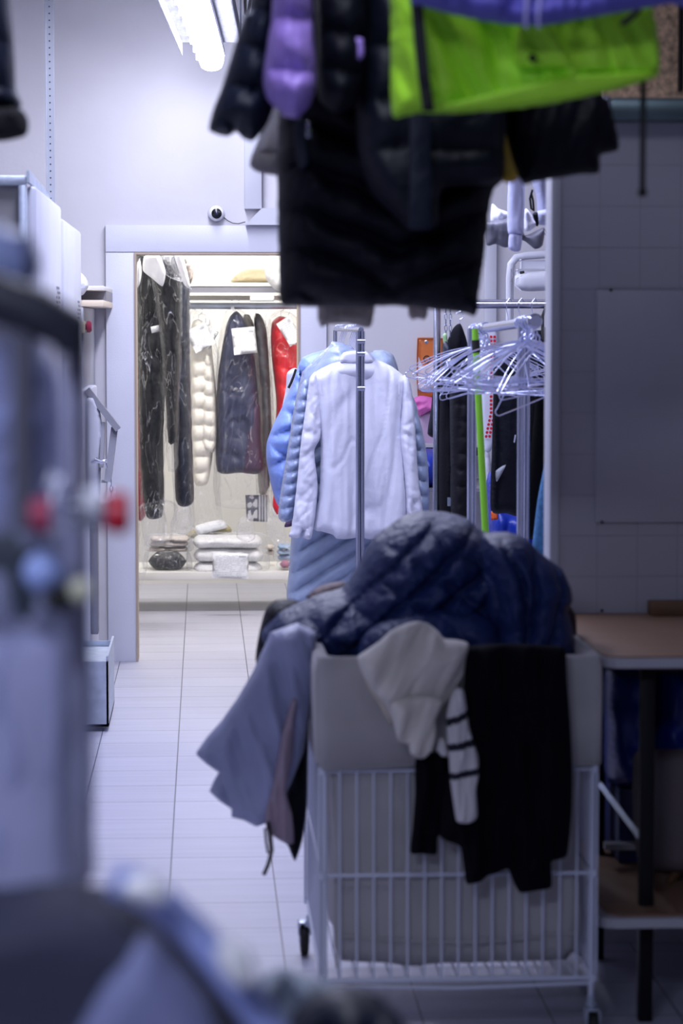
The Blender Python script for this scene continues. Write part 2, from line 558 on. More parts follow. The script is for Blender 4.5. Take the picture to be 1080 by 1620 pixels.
M = {
    'wall': mat('wall_paint', (0.58, 0.57, 0.61), 0.75, bump=(9, 0.003), var=0.05, vscale=1.6),
    'casing': mat('casing_laminate', (0.66, 0.67, 0.76), 0.45, bump=(160, 0.0006), var=0.02),
    'jamb': mat('jamb_edge', (0.42, 0.34, 0.27), 0.6, bump=(60, 0.001)),
    'white_panel': mat('white_enamel', (0.52, 0.53, 0.60), 0.4, var=0.03),
    'galv': mat('galvanised_steel', (0.50, 0.56, 0.66), 0.42, 0.7, bump=(30, 0.001), var=0.15, vscale=20),
    'greymetal': mat('grey_painted_metal', (0.22, 0.22, 0.26), 0.45, 0.3, var=0.1),
    'darkmetal': mat('black_powder_coat', (0.006, 0.006, 0.008), 0.5, spec=.2),
    'chrome': mat('chrome', (0.72, 0.74, 0.82), 0.14, 1.0, var=0.05),
    'rackmetal': mat('rack_steel', (0.42, 0.44, 0.55), 0.22, 1.0, var=0.08),
    'whitewire': mat('white_coated_wire', (0.62, 0.66, 0.80), 0.35, coat=0.3),
    'hanger': mat('galvanised_hanger_wire', (0.66, 0.70, 0.92), 0.25, 0.75),
    'canvas': mat('canvas_liner', (0.62, 0.60, 0.61), 0.9, bump=(90, 0.0012), var=0.07, vscale=7, weave=160),
    'navy': mat('navy_puffer_nylon', (0.010, 0.022, 0.100), 0.5, bump=(35, 0.008), var=0.12, spec=0.28),
    'navy_dark': mat('midnight_nylon', (0.005, 0.009, 0.024), 0.5, bump=(40, 0.004), spec=0.3),
    'black': mat('black_nylon', (0.002, 0.003, 0.008), 0.6, bump=(40, 0.004), spec=0.17),
    'blackknit': mat('black_knit', (0.002, 0.002, 0.005), 0.9, bump=(80, 0.002), spec=0.12),
    'cream': mat('cream_wool', (0.80, 0.76, 0.71), 0.9, bump=(140, 0.0016), sheen=0.2, weave=120),
    'stripe_navy': mat('navy_stripe_wool', (0.006, 0.008, 0.022), 0.9, bump=(120, 0.001)),
    'stripe_white': mat('white_stripe_wool', (0.62, 0.60, 0.62), 0.9, bump=(120, 0.001)),
    'haze_grey': mat('haze_tinted_cloth', (0.34, 0.37, 0.58), 0.5, bump=(9, 0.012), var=0.15, vscale=4, sheen=0.2),  # reflected lavender haze put into the colour of the dark draped coat
    'mauve': mat('mauve_satin', (0.34, 0.26, 0.33), 0.45, bump=(18, 0.006)),
    'shirt': mat('white_cotton_shirt', (0.66, 0.67, 0.78), 0.75, bump=(30, 0.003), var=0.02, sheen=0.1),
    'slate': mat('slate_blue_nylon', (0.30, 0.37, 0.52), 0.38, bump=(38, 0.004), var=0.06, spec=0.6),
    'steelblue': mat('steel_blue_glossy_nylon', (0.30, 0.37, 0.56), 0.26, bump=(45, 0.005), spec=0.8),
    'peri': mat('periwinkle_nylon', (0.24, 0.36, 0.78), 0.45, bump=(30, 0.004), var=0.05),
    'purple': mat('violet_nylon', (0.34, 0.22, 0.68), 0.5, bump=(24, 0.006), var=0.1),
    'bluepurple': mat('blue_violet_fabric', (0.12, 0.11, 0.50), 0.7, bump=(40, 0.003)),
    'neon': mat('neon_green_nylon', (0.42, 0.88, 0.03), 0.6, bump=(20, 0.006), var=0.07),
    'mustard': mat('mustard_lining', (0.42, 0.27, 0.03), 0.7, bump=(40, 0.003)),
    'beige': mat('beige_cloth', (0.52, 0.46, 0.42), 0.9, bump=(60, 0.002)),
    'paper': mat('white_paper', (0.80, 0.81, 0.84), 0.7, var=0.02),
    'ink': mat('grey_print', (0.46, 0.47, 0.52), 0.8),
    'whitecloth': mat('white_blanket', (0.76, 0.76, 0.76), 0.85, bump=(50, 0.003), var=0.03),
    'orange': mat('orange_vinyl', (0.62, 0.16, 0.03), 0.5, bump=(30, 0.002)),
    'pink': mat('pink_mesh', (0.70, 0.16, 0.48), 0.6, bump=(40, 0.004)),
    'green': mat('lime_green_pole', (0.25, 0.66, 0.03), 0.4),
    'blueplastic': mat('royal_blue_plastic', (0.008, 0.03, 0.30), 0.35, bump=(14, 0.01), var=0.2),
    'teal': mat('teal_blue_felt', (0.05, 0.17, 0.36), 0.9, bump=(120, 0.002), var=0.25, vscale=60),
    'red': mat('red_nylon', (0.62, 0.010, 0.02), 0.4, bump=(26, 0.006)),
    'darkred': mat('crimson_cloth', (0.30, 0.008, 0.04), 0.6, bump=(26, 0.006)),
    'redplastic': mat('red_plastic', (0.55, 0.01, 0.03), 0.35),
    'ivory': mat('ivory_puffer', (0.72, 0.69, 0.62), 0.5, bump=(30, 0.004)),
    'wood': mat('brown_table_wood', (0.24, 0.14, 0.085), 0.5, bump=(30, 0.0008), var=0.2, vscale=8, stretch=(1, 12, 1)),
    'woodblock': mat('dark_wood_block', (0.13, 0.065, 0.025), 0.6, var=0.25, vscale=20),
    'osb': mat('chipboard', (0.62, 0.43, 0.26), 0.8, var=0.5, vscale=45, bump=(50, 0.002)),
    'edging': mat('pale_edging', (0.42, 0.42, 0.47), 0.5, bump=(40, 0.002)),
    'greyfelt': mat('taupe_upholstery', (0.14, 0.115, 0.125), 0.95, bump=(90, 0.002)),
    'rubber': mat('black_rubber', (0.01, 0.01, 0.01), 0.7),
    'shelf': mat('white_shelf_board', (0.70, 0.69, 0.66), 0.5),
    'charcoal': mat('charcoal_cloth', (0.007, 0.008, 0.012), 0.6, bump=(40, 0.004), spec=0.2),
    'film': film('clear_garment_film', 0.03, crease=0.26, gloss=0.75, dist=.05),
    'filmfine': film('clear_wrap_film', 0.08, scale=16, dist=0.012, stretch=(1, 1, 1)),
}
M['floor'] = grid_mat('floor_tiles', (0.44, 0.44, 0.53), (0.06, 0.06, 0.09), 0.3, 0.3, 0.0035, 0.42, 'XY', Xp(295, G(295, 925).y), 0.02,
                      0.0015, 0.03, (0.6, 9, 1), 0.07, 0.5)
M['tilewall'] = grid_mat('partition_tiles', (0.44, 0.44, 0.50), (0.36, 0.36, 0.42), 0.104, 0.105, 0.003, 0.35, 'XZ', Xp(947, 6.42), Zp(457, 6.42), 0.001, 0.01)
M['wallpaint2'] = mat('closet_paint', (0.72, 0.71, 0.68), 0.8, var=0.02)


def struct(o): return tag(o, kind='structure')


def sbox(name, a, b, m, bev=0.0): return struct(MB().box(a, b, bev).build(name, m, None, bool(bev)))


# ------------------------------------------------------------------ the setting
D = 12.0
ox0, ox1 = Xp(216, D), Xp(471, D)                # door opening
oz1 = Zp(403, D)
sbox('floor', (-2.2, -1.0, -0.12), (3.6, 16.2, 0.0), M['floor'])
sbox('ceiling', (-2.2, 1.0, 3.6), (3.6, 12.2, 3.7), M['wall'])
b = MB()
b.box((-2.2, D, 0), (ox0 - 0.012, D + 0.14, 3.6)); b.box((ox1 + 0.012, D, 0), (3.6, D + 0.14, 3.6)); b.box((ox0 - 0.012, D, oz1 + 0.012), (ox1 + 0.012, D + 0.14, 3.6))
struct(b.build('wall_back', M['wall'], None, False))
sbox('wall_left', (-2.2, 1.0, 0), (-2.08, 12.0, 3.6), M['wall'])
sbox('wall_right', (3.48, 1.0, 0), (3.6, 12.0, 3.6), M['wall'])
b = MB()
b.box((-0.95, 15.6, 0), (1.35, 15.7, 2.65)); b.box((-0.95, D + .14, 0), (-0.85, 15.6, 2.65)); b.box((1.25, D + .14, 0), (1.35, 15.6, 2.65)); b.box((-0.95, D + .14, 2.65), (1.35, 15.7, 2.75))
struct(b.build('wall_closet', M['wallpaint2'], None, False))
# door casing: left board, right board, head board with a joint, pale wooden jamb edges
sbox('trim_1', (Xp(168, D), D - 0.025, 0), (ox0 - 0.008, D - 0.001, Zp(400, D)), M['casing'], 0.002)
sbox('trim_2', (ox1 + 0.008, D - 0.025, 0), (Xp(516, D), D - 0.001, Zp(400, D)), M['casing'], 0.002)
sbox('trim_3', (Xp(168, D), D - 0.027, Zp(399, D)), (Xp(516, D), D - 0.001, Zp(357, D)), M['casing'], 0.002)
b = MB()
b.box((ox0 - 0.010, D - 0.03, 0), (ox0, D + 0.15, oz1)); b.box((ox1, D - 0.03, 0), (ox1 + 0.010, D + 0.15, oz1)); b.box((ox0 - 0.01, D - 0.03, oz1), (ox1 + 0.01, D + 0.15, oz1 + 0.010))
struct(b.build('door_1', M['jamb'], None, False))
# boxed duct and pilaster above the door, joint strip behind the racks
sbox('trim_4', (Xp(387, D), D - 0.05, Zp(331, D)), (Xp(414, D), D - 0.002, 3.6), M['white_panel'], 0.003)
w0 = MB()
pr = [(388, 356), (414, 329), (470, 329), (470, 356)]
n0 = [P(x, y, D - 0.08) for x, y in pr]; n1 = [P(x, y, D - 0.004) for x, y in pr]
w0.add(n0 + n1, [(0, 1, 2, 3), (7, 6, 5, 4), (0, 4, 5, 1), (1, 5, 6, 2), (2, 6, 7, 3), (3, 7, 4, 0)])
struct(w0.build('trim_5', M['white_panel'], None, False))
sbox('trim_6', (Xp(765, D), D - 0.03, 0.0), (Xp(784, D), D - 0.002, Zp(384, D)), M['white_panel'], 0.003)
sbox('baseboard_back', (Xp(516, D), D - 0.014, 0), (3.4, D - 0.002, 0.09), M['greymetal'])

# tiled partition on the right behind the table, with its raised access panel
PX0, PD = Xp(878, 6.42), 6.42
sbox('wall_middle', (PX0, PD, 0), (3.4, PD + 0.10, Zp(186, PD)), M['tilewall'], 0.0)
tr = sbox('trim_7', (PX0 - 0.012, PD - 0.008, 0), (PX0 + 0.012, PD + 0.108, Zp(186, PD)), M['white_panel'], 0.003)
ap = empty('access_panel', (Xp(1010, PD), PD - 0.012, Zp(829, PD)), 'flat pale grey access panel screwed onto the tiled partition above the table', 'panel')
MB().box((Xp(943, PD), PD - 0.014, Zp(829, PD)), (Xp(1230, PD), PD - 0.001, Zp(458, PD)), 0.002).build('cover', mat('panel_paint', (0.42, 0.42, 0.49), 0.45), ap)
for sx, sy in ((966, 459), (952, 966 - 140)):
    MB().lathe([(0.004, -0.003), (0.0035, 0.002)], P(sx, sy, PD - 0.015), 'Y', 12).build('screw', M['darkmetal'], ap)
sc = MB().lathe([(0.004, -0.003), (0.0035, 0.002)], P(952, 966, PD - 0.002), 'Y', 12).build('wall_screw', M['darkmetal'])
tag(sc, 'tiny dark screw head low on the tiled partition near the table top', 'screw')
# steel beam on top of the partition
be = empty('steel_beam', (1.5, PD - 0.05, Zp(187, PD)), 'grey green steel beam lying along the top of the tiled partition', 'beam')
b = MB(); z0, z1 = Zp(186, PD - .1), Zp(151, PD - .1)
b.box((Xp(962, PD - .1), PD - 0.10, z0), (3.3, PD + 0.06, z1), 0.008)
b.build('beam_rail', mat('grey_green_steel', (0.10, 0.15, 0.17), 0.35, 0.5, var=.2), be)
MB().box((Xp(950, PD - .1), PD - 0.11, z0 + .004), (Xp(963, PD - .1), PD + 0.07, z1 + 0.004), 0.01).build('end_cap', M['galv'], be)
# chipboard wall above
sbox('wall_upper', (Xp(952, 6.9), 6.9, Zp(320, 6.9)), (3.4, 6.94, 3.5), M['osb'])
sbox('trim_8', (Xp(868, 9.3), 9.3, Zp(330, 9.3)), (Xp(900, 9.3), 9.34, 3.4), M['osb'])
for px in (1072,):
    sbox('trim_9', (Xp(px - 2, 6.88), 6.87, Zp(140, 6.88)), (Xp(px + 3, 6.88), 6.899, 3.4), M['darkmetal'])

# ------------------------------------------------------------------ light fixture on its tray
FZ = 2.80
fa, fb = G(335, 96, FZ), G(284, -60, FZ)         # far and near ends of the tube axis
ax = (fb - fa).normalized(); sd = Vector((ax.y, -ax.x, 0))
if sd.x < 0: sd = -sd
lf = empty('ceiling_light', fa, 'lit white fluorescent batten light under a grey metal tray', 'light fixture')
def oriented_box(mb, c0, c1, half, z0, z1, off=0.0):
    p = [c0 + sd * (off - half), c0 + sd * (off + half), c1 + sd * (off + half), c1 + sd * (off - half)]
    v = [Vector((q.x, q.y, z)) for z in (z0, z1) for q in p]
    mb.add(v, [(3, 2, 1, 0), (4, 5, 6, 7), (0, 1, 5, 4), (1, 2, 6, 5), (2, 3, 7, 6), (3, 0, 4, 7)])
emit = mat('lit_diffuser', (0.9, 0.9, 0.95), 0.4, emit=((0.80, 0.82, 1.0), 52.0))
nseg = 10
b = MB(); ln = (fb - fa).length
prof = [(-0.056, 0.02), (-0.054, -0.012), (-0.046, -0.035), (-0.026, -0.048), (0, -0.052), (0.026, -0.048), (0.046, -0.035), (0.054, -0.012), (0.056, 0.02)]
st = [(0, .55), (0.02, .85), (0.05, 1.0)] + [(ln * k / 8, 1.0) for k in range(1, 9)]
vv = []
for s_, k_ in st:
    for (u, w) in prof: vv.append(fa + ax * s_ + sd * u * k_ + Vector((0, 0, w * k_ + 0.0)))
n_ = len(prof); ff = [(i * n_ + j, i * n_ + j + 1, (i + 1) * n_ + j + 1, (i + 1) * n_ + j) for i in range(len(st) - 1) for j in range(n_ - 1)]
ff.append(tuple(range(n_)))
b.add(vv, ff); b.build('diffuser', emit, lf)
b = MB(); oriented_box(b, fa + ax * 0.03, fb, 0.060, FZ + 0.018, FZ + 0.05); b.build('lamp_body', M['white_panel'], lf, False)
b = MB()
for k in range(8):
    c = fa + ax * (0.12 + k * 0.33) - sd * 0.060 + Vector((0, 0, 0.01))
    MB().box(c - Vector((.008, .014, .02)), c + Vector((.008, .014, .02)), 0.002).build('clip', M['white_panel'], lf)
ct = empty('cable_tray', fa + Vector((0, 0, .06)), 'wide grey metal cable tray holding the fluorescent light', 'cable tray')
b = MB(); t0 = fa + ax * 0.28; oriented_box(b, t0, fb + ax * 1, 0.135, FZ + 0.052, FZ + 0.058, 0.012); b.build('tray_bottom', mat('tray_grey', (.13, .13, .16), .6, var=.25, vscale=14, stretch=(6, 1, 1)), ct, False)
b = MB()
for s_ in (-1, 1): oriented_box(b, t0, fb + ax * 1, 0.002, FZ - 0.006, FZ + 0.058, 0.012 + s_ * 0.135)
b.build('tray_shade_lips', mat('tray_grey', (.13, .13, .16)), ct, False)  # sides turned down, added to keep lamp light off the upper wall
b = MB()
for k in (0.3, 1.1, 1.9):
    c = t0 + ax * k - sd * 0.13
    MB().tube([Vector((c.x, c.y, FZ + .08)), Vector((c.x - 0.02, c.y, FZ + .08))], 0.006).build('bolt', M['darkmetal'], ct)
cb = MB()
for k in range(4):
    q = [t0 + ax * (0.1 + 0.35 * j) + sd * (0.185 + 0.012 * k + 0.012 * math.sin(j * 2 + k)) + Vector((0, 0, 0.1 + 0.02 * math.cos(j * 1.3 + k))) for j in range(8)]
    cb.tube(q, 0.006, 6)
tag(cb.build('cable_bundle', M['rubber']), 'dark bundle of cables running beside the metal tray', 'cables')
for k in (0.4, 1.8):
    for s_ in (-1, 1):
        c = t0 + ax * k + sd * (0.012 + s_ * .135); MB().tube([(c.x, c.y, FZ + .06), (c.x, c.y, 3.6)], 0.004, 6).build('hanging_rod', M['galv'], ct)

# security camera
sc_ = empty('security_camera', P(342, 338, D), 'small white dome security camera on the wall above the doorway', 'camera')
c = P(342, 338, D - 0.004)
MB().lathe([(0.036, 0.0), (0.04, 0.008), (0.038, 0.022)], c, 'Y', 28).build('mount', M['white_panel'], sc_)
bm = bmesh.new(); bmesh.ops.create_uvsphere(bm, u_segments=28, v_segments=16, radius=0.036)
for v in bm.verts: v.co += c + Vector((0, -0.03, 0))
MB().bm(bm).build('dome', mat('camera_white', (.8, .8, .85), .3), sc_)
MB().lathe([(0.024, 0.0), (0.024, 0.012), (0.02, 0.014)], c + Vector((.001, -0.052, -0.002)), 'Y', 24).build('lens_ring', mat('lens_black', (.004, .004, .006), .2), sc_)
MB().lathe([(0.010, 0.0), (0.010, 0.003), (0.007, 0.005)], c + Vector((.001, -0.066, -0.002)), 'Y', 16).build('lens', mat('lens_glass', (.03, .03, .06), .08, .4), sc_)
tag(MB().tube([P(*q, D - .012) for q in ((354, 344), (360, 349), (368, 353), (377, 354), (388, 351))], 0.0022, 6).build('camera_cable', M['rubber']),
    'thin black cable curling from the dome camera along the casing top', 'cable')

# perforated hanging strip
ps = empty('perforated_strip', P(82, 300, 10.2), 'pale perforated metal strip hanging down above the white machines', 'metal strip')
b = MB(); zt = 3.6; zb = 1.99
b.box((Xp(75, 10.2), 10.2, zb), (Xp(89, 10.2), 10.204, zt)); b.box((Xp(75, 10.2), 10.19, zb), (Xp(76.5, 10.2), 10.204, zt)); b.build('strip', mat('strip_grey', (.34, .36, .42), .5, .2), ps, False)
b = MB()
for k in range(60):
    z = zb + 0.03 + k * 0.027
    if z < 3.1: MB().lathe([(0.0032, 0), (0.0032, 0.0006)], (Xp(82, 10.2), 10.2, z), 'Y', 8).build('hole', M['rubber'], ps)

# ------------------------------------------------------------------ machines along the left side
def machine(name, y0, y1, ztop, label):
    r = empty(name, (-0.9, (y0 + y1) / 2, 0), label, 'machine')
    MB().box((-1.35, y0 + .02, 0.08), (-0.535, y1, ztop), 0.01).build('body', M['white_panel'], r)
    b = MB(); b.box((-0.534, y0 + 0.02, 1.05), (-0.5, y1 - 0.02, ztop - 0.005), 0.012)
    b.build('side_panel', mat('machine_white', (0.50, 0.51, 0.58), 0.4), r)
    MB().box((-0.534, y0 + 0.02, 0.12), (-0.505, y1 - 0.02, 1.04), 0.01).build('lower_panel', M['casing'], r)
    b = MB()
    zc = ztop - 0.30 - (0.0 if y0 < 9 else 0.0)
    for k in range(5):
        for j in range(4):
            if (k * 7 + j * 5) % 4 == 3: continue
            yy = y1 - 0.34 + j * 0.055
            b.box((-0.4995, yy, zc - k * 0.016 + 0.001), (-0.498, yy + 0.04, zc - k * 0.016 + 0.009))
    b.build('maker_lettering', M['greymetal'], r, False)
    return r


machine('cleaning_machine', 7.7, 9.05, 2.02, 'nearer of the two tall white machines on the left, galvanised frame on its front')
machine('cleaning_machine', 9.2, 10.5, 1.985, 'farther of the two tall white machines, at the left beside the bare wall')
gf = empty('galvanised_frame', (-0.8, 7.6, 0), 'galvanised steel frame panel standing in front of the nearer white machine', 'frame panel')
b = MB(); zt = Zp(279, 7.6); xr = Xp(43, 7.6)
b.box((-1.5, 7.58, zt - 0.03), (xr, 7.66, zt), 0.004); b.box((xr - 0.022, 7.58, 0), (xr, 7.66, zt - 0.028), 0.004); b.build('frame', M['galv'], gf)
MB().box((-1.5, 7.63, 0.05), (xr - 0.022, 7.64, zt - 0.03)).build('infill', mat('frame_infill', (.36, .35, .36), .6), gf, False)
b = MB(); q = [P(44, 270, 7.66), P(46, 271, 7.66), P(63, 291, 9.0), P(60, 296, 9.0)]
q = [Vector((-0.522, 7.60, Zp(270, 7.6))), Vector((-0.522, 7.60, 2.02)), Vector((-0.522, 8.7, 2.02)), Vector((-0.522, 8.4, 2.04))]
q2 = [v + Vector((0.008, 0, 0)) for v in q]
b.add(q + q2, [(0, 1, 2, 3), (7, 6, 5, 4), (0, 4, 5, 1), (1, 5, 6, 2), (2, 6, 7, 3), (3, 7, 4, 0)]); b.build('top_flange', M['galv'], gf, False)

# door, hood and chain of the press at the end of the row
pr = empty('pressing_cabinet', (-0.56, 10.7, 0), 'pale cabinet with a rounded open door and grey hood beside the doorway casing', 'press cabinet')
MB().box((-1.3, 10.56, 0.0), (Xp(140, 10.6), 11.4, Zp(615, 10.7)), 0.01).build('cabinet_body', M['casing'], pr)
pillow('rounded_door', [(136, 632), (140, 628), (148, 628), (153, 634), (157, 645), (161, 668), (162, 690), (160, 730), (158, 790), (152, 800), (137, 800)], 10.55, 0.02, M['white_panel'], pr, step=4, rad=4)
b = MB()
for (a, c_, w) in (((137, 616), (187, 680), 5), ((181, 676), (170, 762), 5.5), ((170, 762), (160, 762), 4), ((163, 668), (160, 740), 3)):
    p0, p1 = P(*a, 10.55), P(*c_, 10.5); ww = w * 10.5 / F
    dr = (p1 - p0).normalized(); nn = Vector((dr.z, 0, -dr.x)) * ww
    v = [p0 - nn, p0 + nn, p1 + nn, p1 - nn]; v2 = [k + Vector((0, .05, 0)) for k in v]
    b.add(v + v2, [(0, 1, 2, 3), (7, 6, 5, 4), (0, 4, 5, 1), (1, 5, 6, 2), (2, 6, 7, 3), (3, 7, 4, 0)])
b.build('hood_frame', M['greymetal'], pr, False)
b = MB(); b.tube([P(146, 731, 10.5), P(152, 728, 10.47), (P(160, 731, 10.46)), P(168, 728, 10.47)], [.008, .011, .008, .010], 10); b.tube([P(166, 728, 10.47), P(169, 740, 10.47)], .005, 8)
b.build('door_latch', M['chrome'], pr)
for k in range(6):
    b = MB(); c = P(176, 764 + k * 9, 10.5); pts = []
    for j in range(10):
        w = 2 * math.pi * j / 10
        pts.append(c + (Vector((math.cos(w) * .006, 0, math.sin(w) * .014)) if k % 2 else Vector((0, math.cos(w) * .006, math.sin(w) * .014))))
    b.tube(pts, .0018, 6, closed=True); b.build('chain_link', M['rackmetal'], pr)
MB().box((Xp(140, 10.6), 10.6, 0.30), (Xp(152, 10.6), 10.7, Zp(790, 10.6)), 0.004).build('side_post', M['greymetal'], pr)
tb = empty('metal_step_box', P(155, 1080, 10.2), 'low galvanised metal box on the floor beside the left door casing', 'metal box')
xa, xb = Xp(100, 10.2), Xp(172, 10.2)
b = MB(); zt = Zp(1040, 10.0)
b.box((xa, 9.9, 0.02), (xb, 9.908, zt)); b.box((xa, 10.55, 0.02), (xb, 10.558, zt)); b.box((xb - .008, 9.9, 0.02), (xb, 10.55, zt + .02)); b.box((xa, 9.9, 0.02), (xb, 10.55, 0.03))
b.build('sides', M['galv'], tb, False)
MB().box((xa, 9.91, zt - 0.03), (xb - .01, 10.54, zt - 0.022)).build('tray_plate', M['galv'], tb, False)
MB().box((xa, 9.95, 0), (xb - 0.02, 10.5, 0.02)).build('plinth', M['greymetal'], tb, False)

# shelf bracket with small plastic bag and emergency button, far left
sh = empty('wall_shelf', P(125, 480, 10.9), 'small cream edged shelf on the wall left of the doorway', 'shelf')
sx0, sx1 = Xp(60, 10.9), Xp(164, 10.9)
MB().box((sx0, 10.85, Zp(485, 10.9)), (sx1, 11.99, Zp(475, 10.9)), 0.002).build('lower_board', mat('cream_edge', (.78, .66, .50), .5), sh)
MB().box((sx0, 10.95, Zp(459, 10.9)), (sx1, 11.99, Zp(452, 10.9)), 0.002).build('upper_board', M['shelf'], sh)
MB().box((sx0, 11.2, Zp(475, 10.9)), (sx1, 11.99, Zp(459, 10.9))).build('back_board', M['greymetal'], sh, False)
for (o_, lab) in (([(96, 430), (110, 424), (126, 430), (136, 440), (140, 452), (132, 466), (112, 474), (98, 474)], 'crumpled white plastic bag on the small shelf left of the doorway'),):
    tag(pillow('plastic_bag', o_, 10.8, 0.05, mat('white_bag', (.72, .72, .76), .4, bump=(30, .01)), None, step=4, rad=14, disp=folds(12, .012, 4), lean=None), lab, 'bag')
eb = empty('emergency_button', P(140, 518, 10.8), 'red mushroom emergency button on a cream box left of the doorway', 'button')
MB().box((Xp(129, 10.8), 10.78, Zp(527, 10.8)), (Xp(135, 10.8), 10.86, Zp(508, 10.8)), .002).build('button_box', mat('cream_plastic', (.6, .55, .4), .5), eb)
MB().lathe([(0.012, 0), (0.013, 0.006), (0.024, 0.008), (0.025, 0.02), (0.018, 0.028)], P(134.5, 517, 10.81), 'X', 20).build('button_cap', mat('dim_red', (.30, .015, .05), .4), eb)
MB().box((sx0, 10.85, 1.2), (Xp(131, 10.8), 11.99, Zp(486, 10.9)), .004).build('shelf_support', M['white_panel'], sh)

# ------------------------------------------------------------------ closet behind the door
SD = 14.0
zt = Zp(905, SD)
ls = empty('low_shelf', (0.1, 14.3, 0), 'low white shelf board near the floor inside the closet', 'shelf')
MB().box((-0.62, SD, zt - 0.045), (1.2, SD + 0.6, zt), 0.003).build('board', M['shelf'], ls)
for x in (-0.6, 1.1):
    MB().box((x, SD + 0.45, 0), (x + 0.03, SD + 0.58, zt - 0.045)).build('leg', M['greymetal'], ls)
us = empty('high_shelf', (0.1, 14.3, 1.8), 'white shelf with a grey rail under it, above the hanging coats in the closet', 'shelf')
MB().box((-0.85, SD, Zp(453, SD)), (1.25, SD + 0.5, Zp(447, SD)), 0.002).build('board', M['shelf'], us)
MB().box((-0.85, SD + 0.01, Zp(463, SD)), (1.25, SD + 0.03, Zp(453, SD))).build('front_rail', M['greymetal'], us, False)
MB().box((-0.85, SD + 0.45, Zp(474, SD)), (1.25, SD + 0.47, Zp(466, SD))).build('rear_rail', M['shelf'], us, False)
tag(MB().tube([(-0.85, 14.25, Zp(484, 14.25)), (1.25, 14.25, Zp(484, 14.25))], 0.019, 14).build('clothes_rod', M['galv']), 'grey steel clothes rod running across the closet', 'clothes rod')
tag(MB().tube([(-0.84, 12.9, 2.12), (-0.05, 12.9, 2.12)], 0.016, 12).build('clothes_rod', M['galv']), 'short clothes rod high up behind the left side of the doorway', 'clothes rod')


def thing(name, d, px, py, label, cat, group=None): return empty(name, P(px, py, d), label, cat, group)


def hook(parent, px, py, d, s=1.0, m='hanger'):
    """hanger hook going up from the neck of a garment"""
    pts = [P(px, py, d)]
    r = 6 * s
    pts += [P(px, py - 8 * s, d)]
    for k in range(9):
        w = math.radians(-60 + k * 28)
        pts.append(P(px + r * math.cos(w + math.pi / 2 + 1.6) * -1, py - 14 * s - r * math.sin(w), d))
    MB().tube(pts, 0.0016, 6).build('hanger_hook', M[m], parent)


def bag(outline, d, T, parent, name='plastic_cover', m='film', seed=0, grow=0, rad=25, step=9):
    o = pillow(name, outline, d, T, M[m], parent, step=step, rad=rad, disp=folds(16, 0.014, seed, low=5, fine=.5), ragged=1.5, seed=seed)
    return o


W0 = 14.25
# left: long dark coats in film, nearer than the rest
for (lab, ol, d, m, sd_, cat) in (
    ('long charcoal coat in clear film, leftmost dark coat in the closet', [(216, 400), (232, 392), (246, 410), (256, 450), (262, 520), (262, 600), (258, 700), (259, 780), (256, 818), (232, 818), (224, 760), (219, 640), (217, 500)], 13.1, 'charcoal', 3, 'coat'),
    ('long black coat in clear film, second from the left door jamb', [(240, 420), (256, 402), (272, 410), (284, 440), (286, 520), (282, 620), (280, 690), (274, 702), (266, 700), (262, 640), (256, 560), (248, 480)], 12.85, 'charcoal', 13, 'coat'),
    ('dark blue black coat in clear film, hanging lowest beside the ivory puffer', [(262, 430), (276, 404), (290, 410), (299, 450), (301, 600), (305, 740), (306, 794), (290, 802), (278, 790), (274, 700), (268, 600)], 13.25, 'navy_dark', 23, 'coat')):
    r = thing('bagged_coat', d, 250, 800, lab, cat, 'coats in clear film at the left of the closet')
    pillow('coat', ol, d, 0.085, M[m], r, step=5, rad=14, disp=addf(folds(10, 0.022, sd_, low=7, fine=.4), creases(16, .014, sd_, 10, 3)), ragged=.5)
    cx = sum(p[0] for p in ol) / len(ol)
    g = [(cx + (x - cx) * 1.12, (y if y < 600 else y + 45)) for x, y in ol]
    bag(g, d - 0.02, 0.12, r, seed=sd_, rad=16, step=7)
    hook(r, ol[1][0], ol[1][1], d)
rc = thing('crimson_garment', 13.5, 220, 815, 'crimson red garment hanging in a sliver beside the left door jamb', 'garment')
pillow('cloth', [(214, 490), (218, 486), (221, 560), (222, 700), (229, 760), (230, 816), (216, 818), (214, 700)], 13.5, 0.05, M['darkred'], rc, step=4, rad=6, disp=folds(5, .01, 2))
# white paper shoulder covers
for ol, d, lab in (([(217, 418), (221, 408), (224, 430), (221, 450), (215, 456), (214, 430)], 12.78, 'curved white paper shoulder cover tight against the left door jamb'),
                   ([(227, 408), (236, 402), (252, 404), (262, 430), (257, 453), (240, 440), (226, 428)], 12.7, 'large white paper collar over the leftmost dark coats'),
                   ([(276, 404), (288, 402), (296, 430), (301, 452), (303, 458), (292, 452), (284, 432)], 12.7, 'narrow white paper collar on the dark coat nearest the ivory puffer')):
    tag(pillow('paper_collar', ol, d, 0.02, M['paper'], None, step=4, rad=8, disp=folds(8, .006, 1)), lab, 'paper')
tag(pillow('plastic_bunch', [(255, 404), (275, 400), (292, 405), (304, 420), (303, 440), (290, 446), (270, 440), (258, 430)], 12.75, 0.03, M['filmfine'], None, step=4, rad=8, disp=folds(6, .02, 6)), 'bunched clear film over the tops of the bagged dark coats', 'plastic film')
tag(pillow('fur_collar', [(282, 404), (296, 405), (304, 415), (306, 435), (301, 450), (294, 440), (288, 420)], 13.0, 0.05, mat('tan_fur', (.35, .27, .2), .9, bump=(90, .01), var=.4, vscale=50), None, step=4, rad=8, disp=folds(5, .012, 8)), 'tan fur collar showing beside the white paper collars', 'fur collar')
tag(pillow('coat_label', [(238, 517), (252, 514), (253, 524), (240, 527)], 12.9, 0.003, M['paper'], None, step=4, rad=2, smooth=False), 'small white label on the leftmost dark coat', 'label')
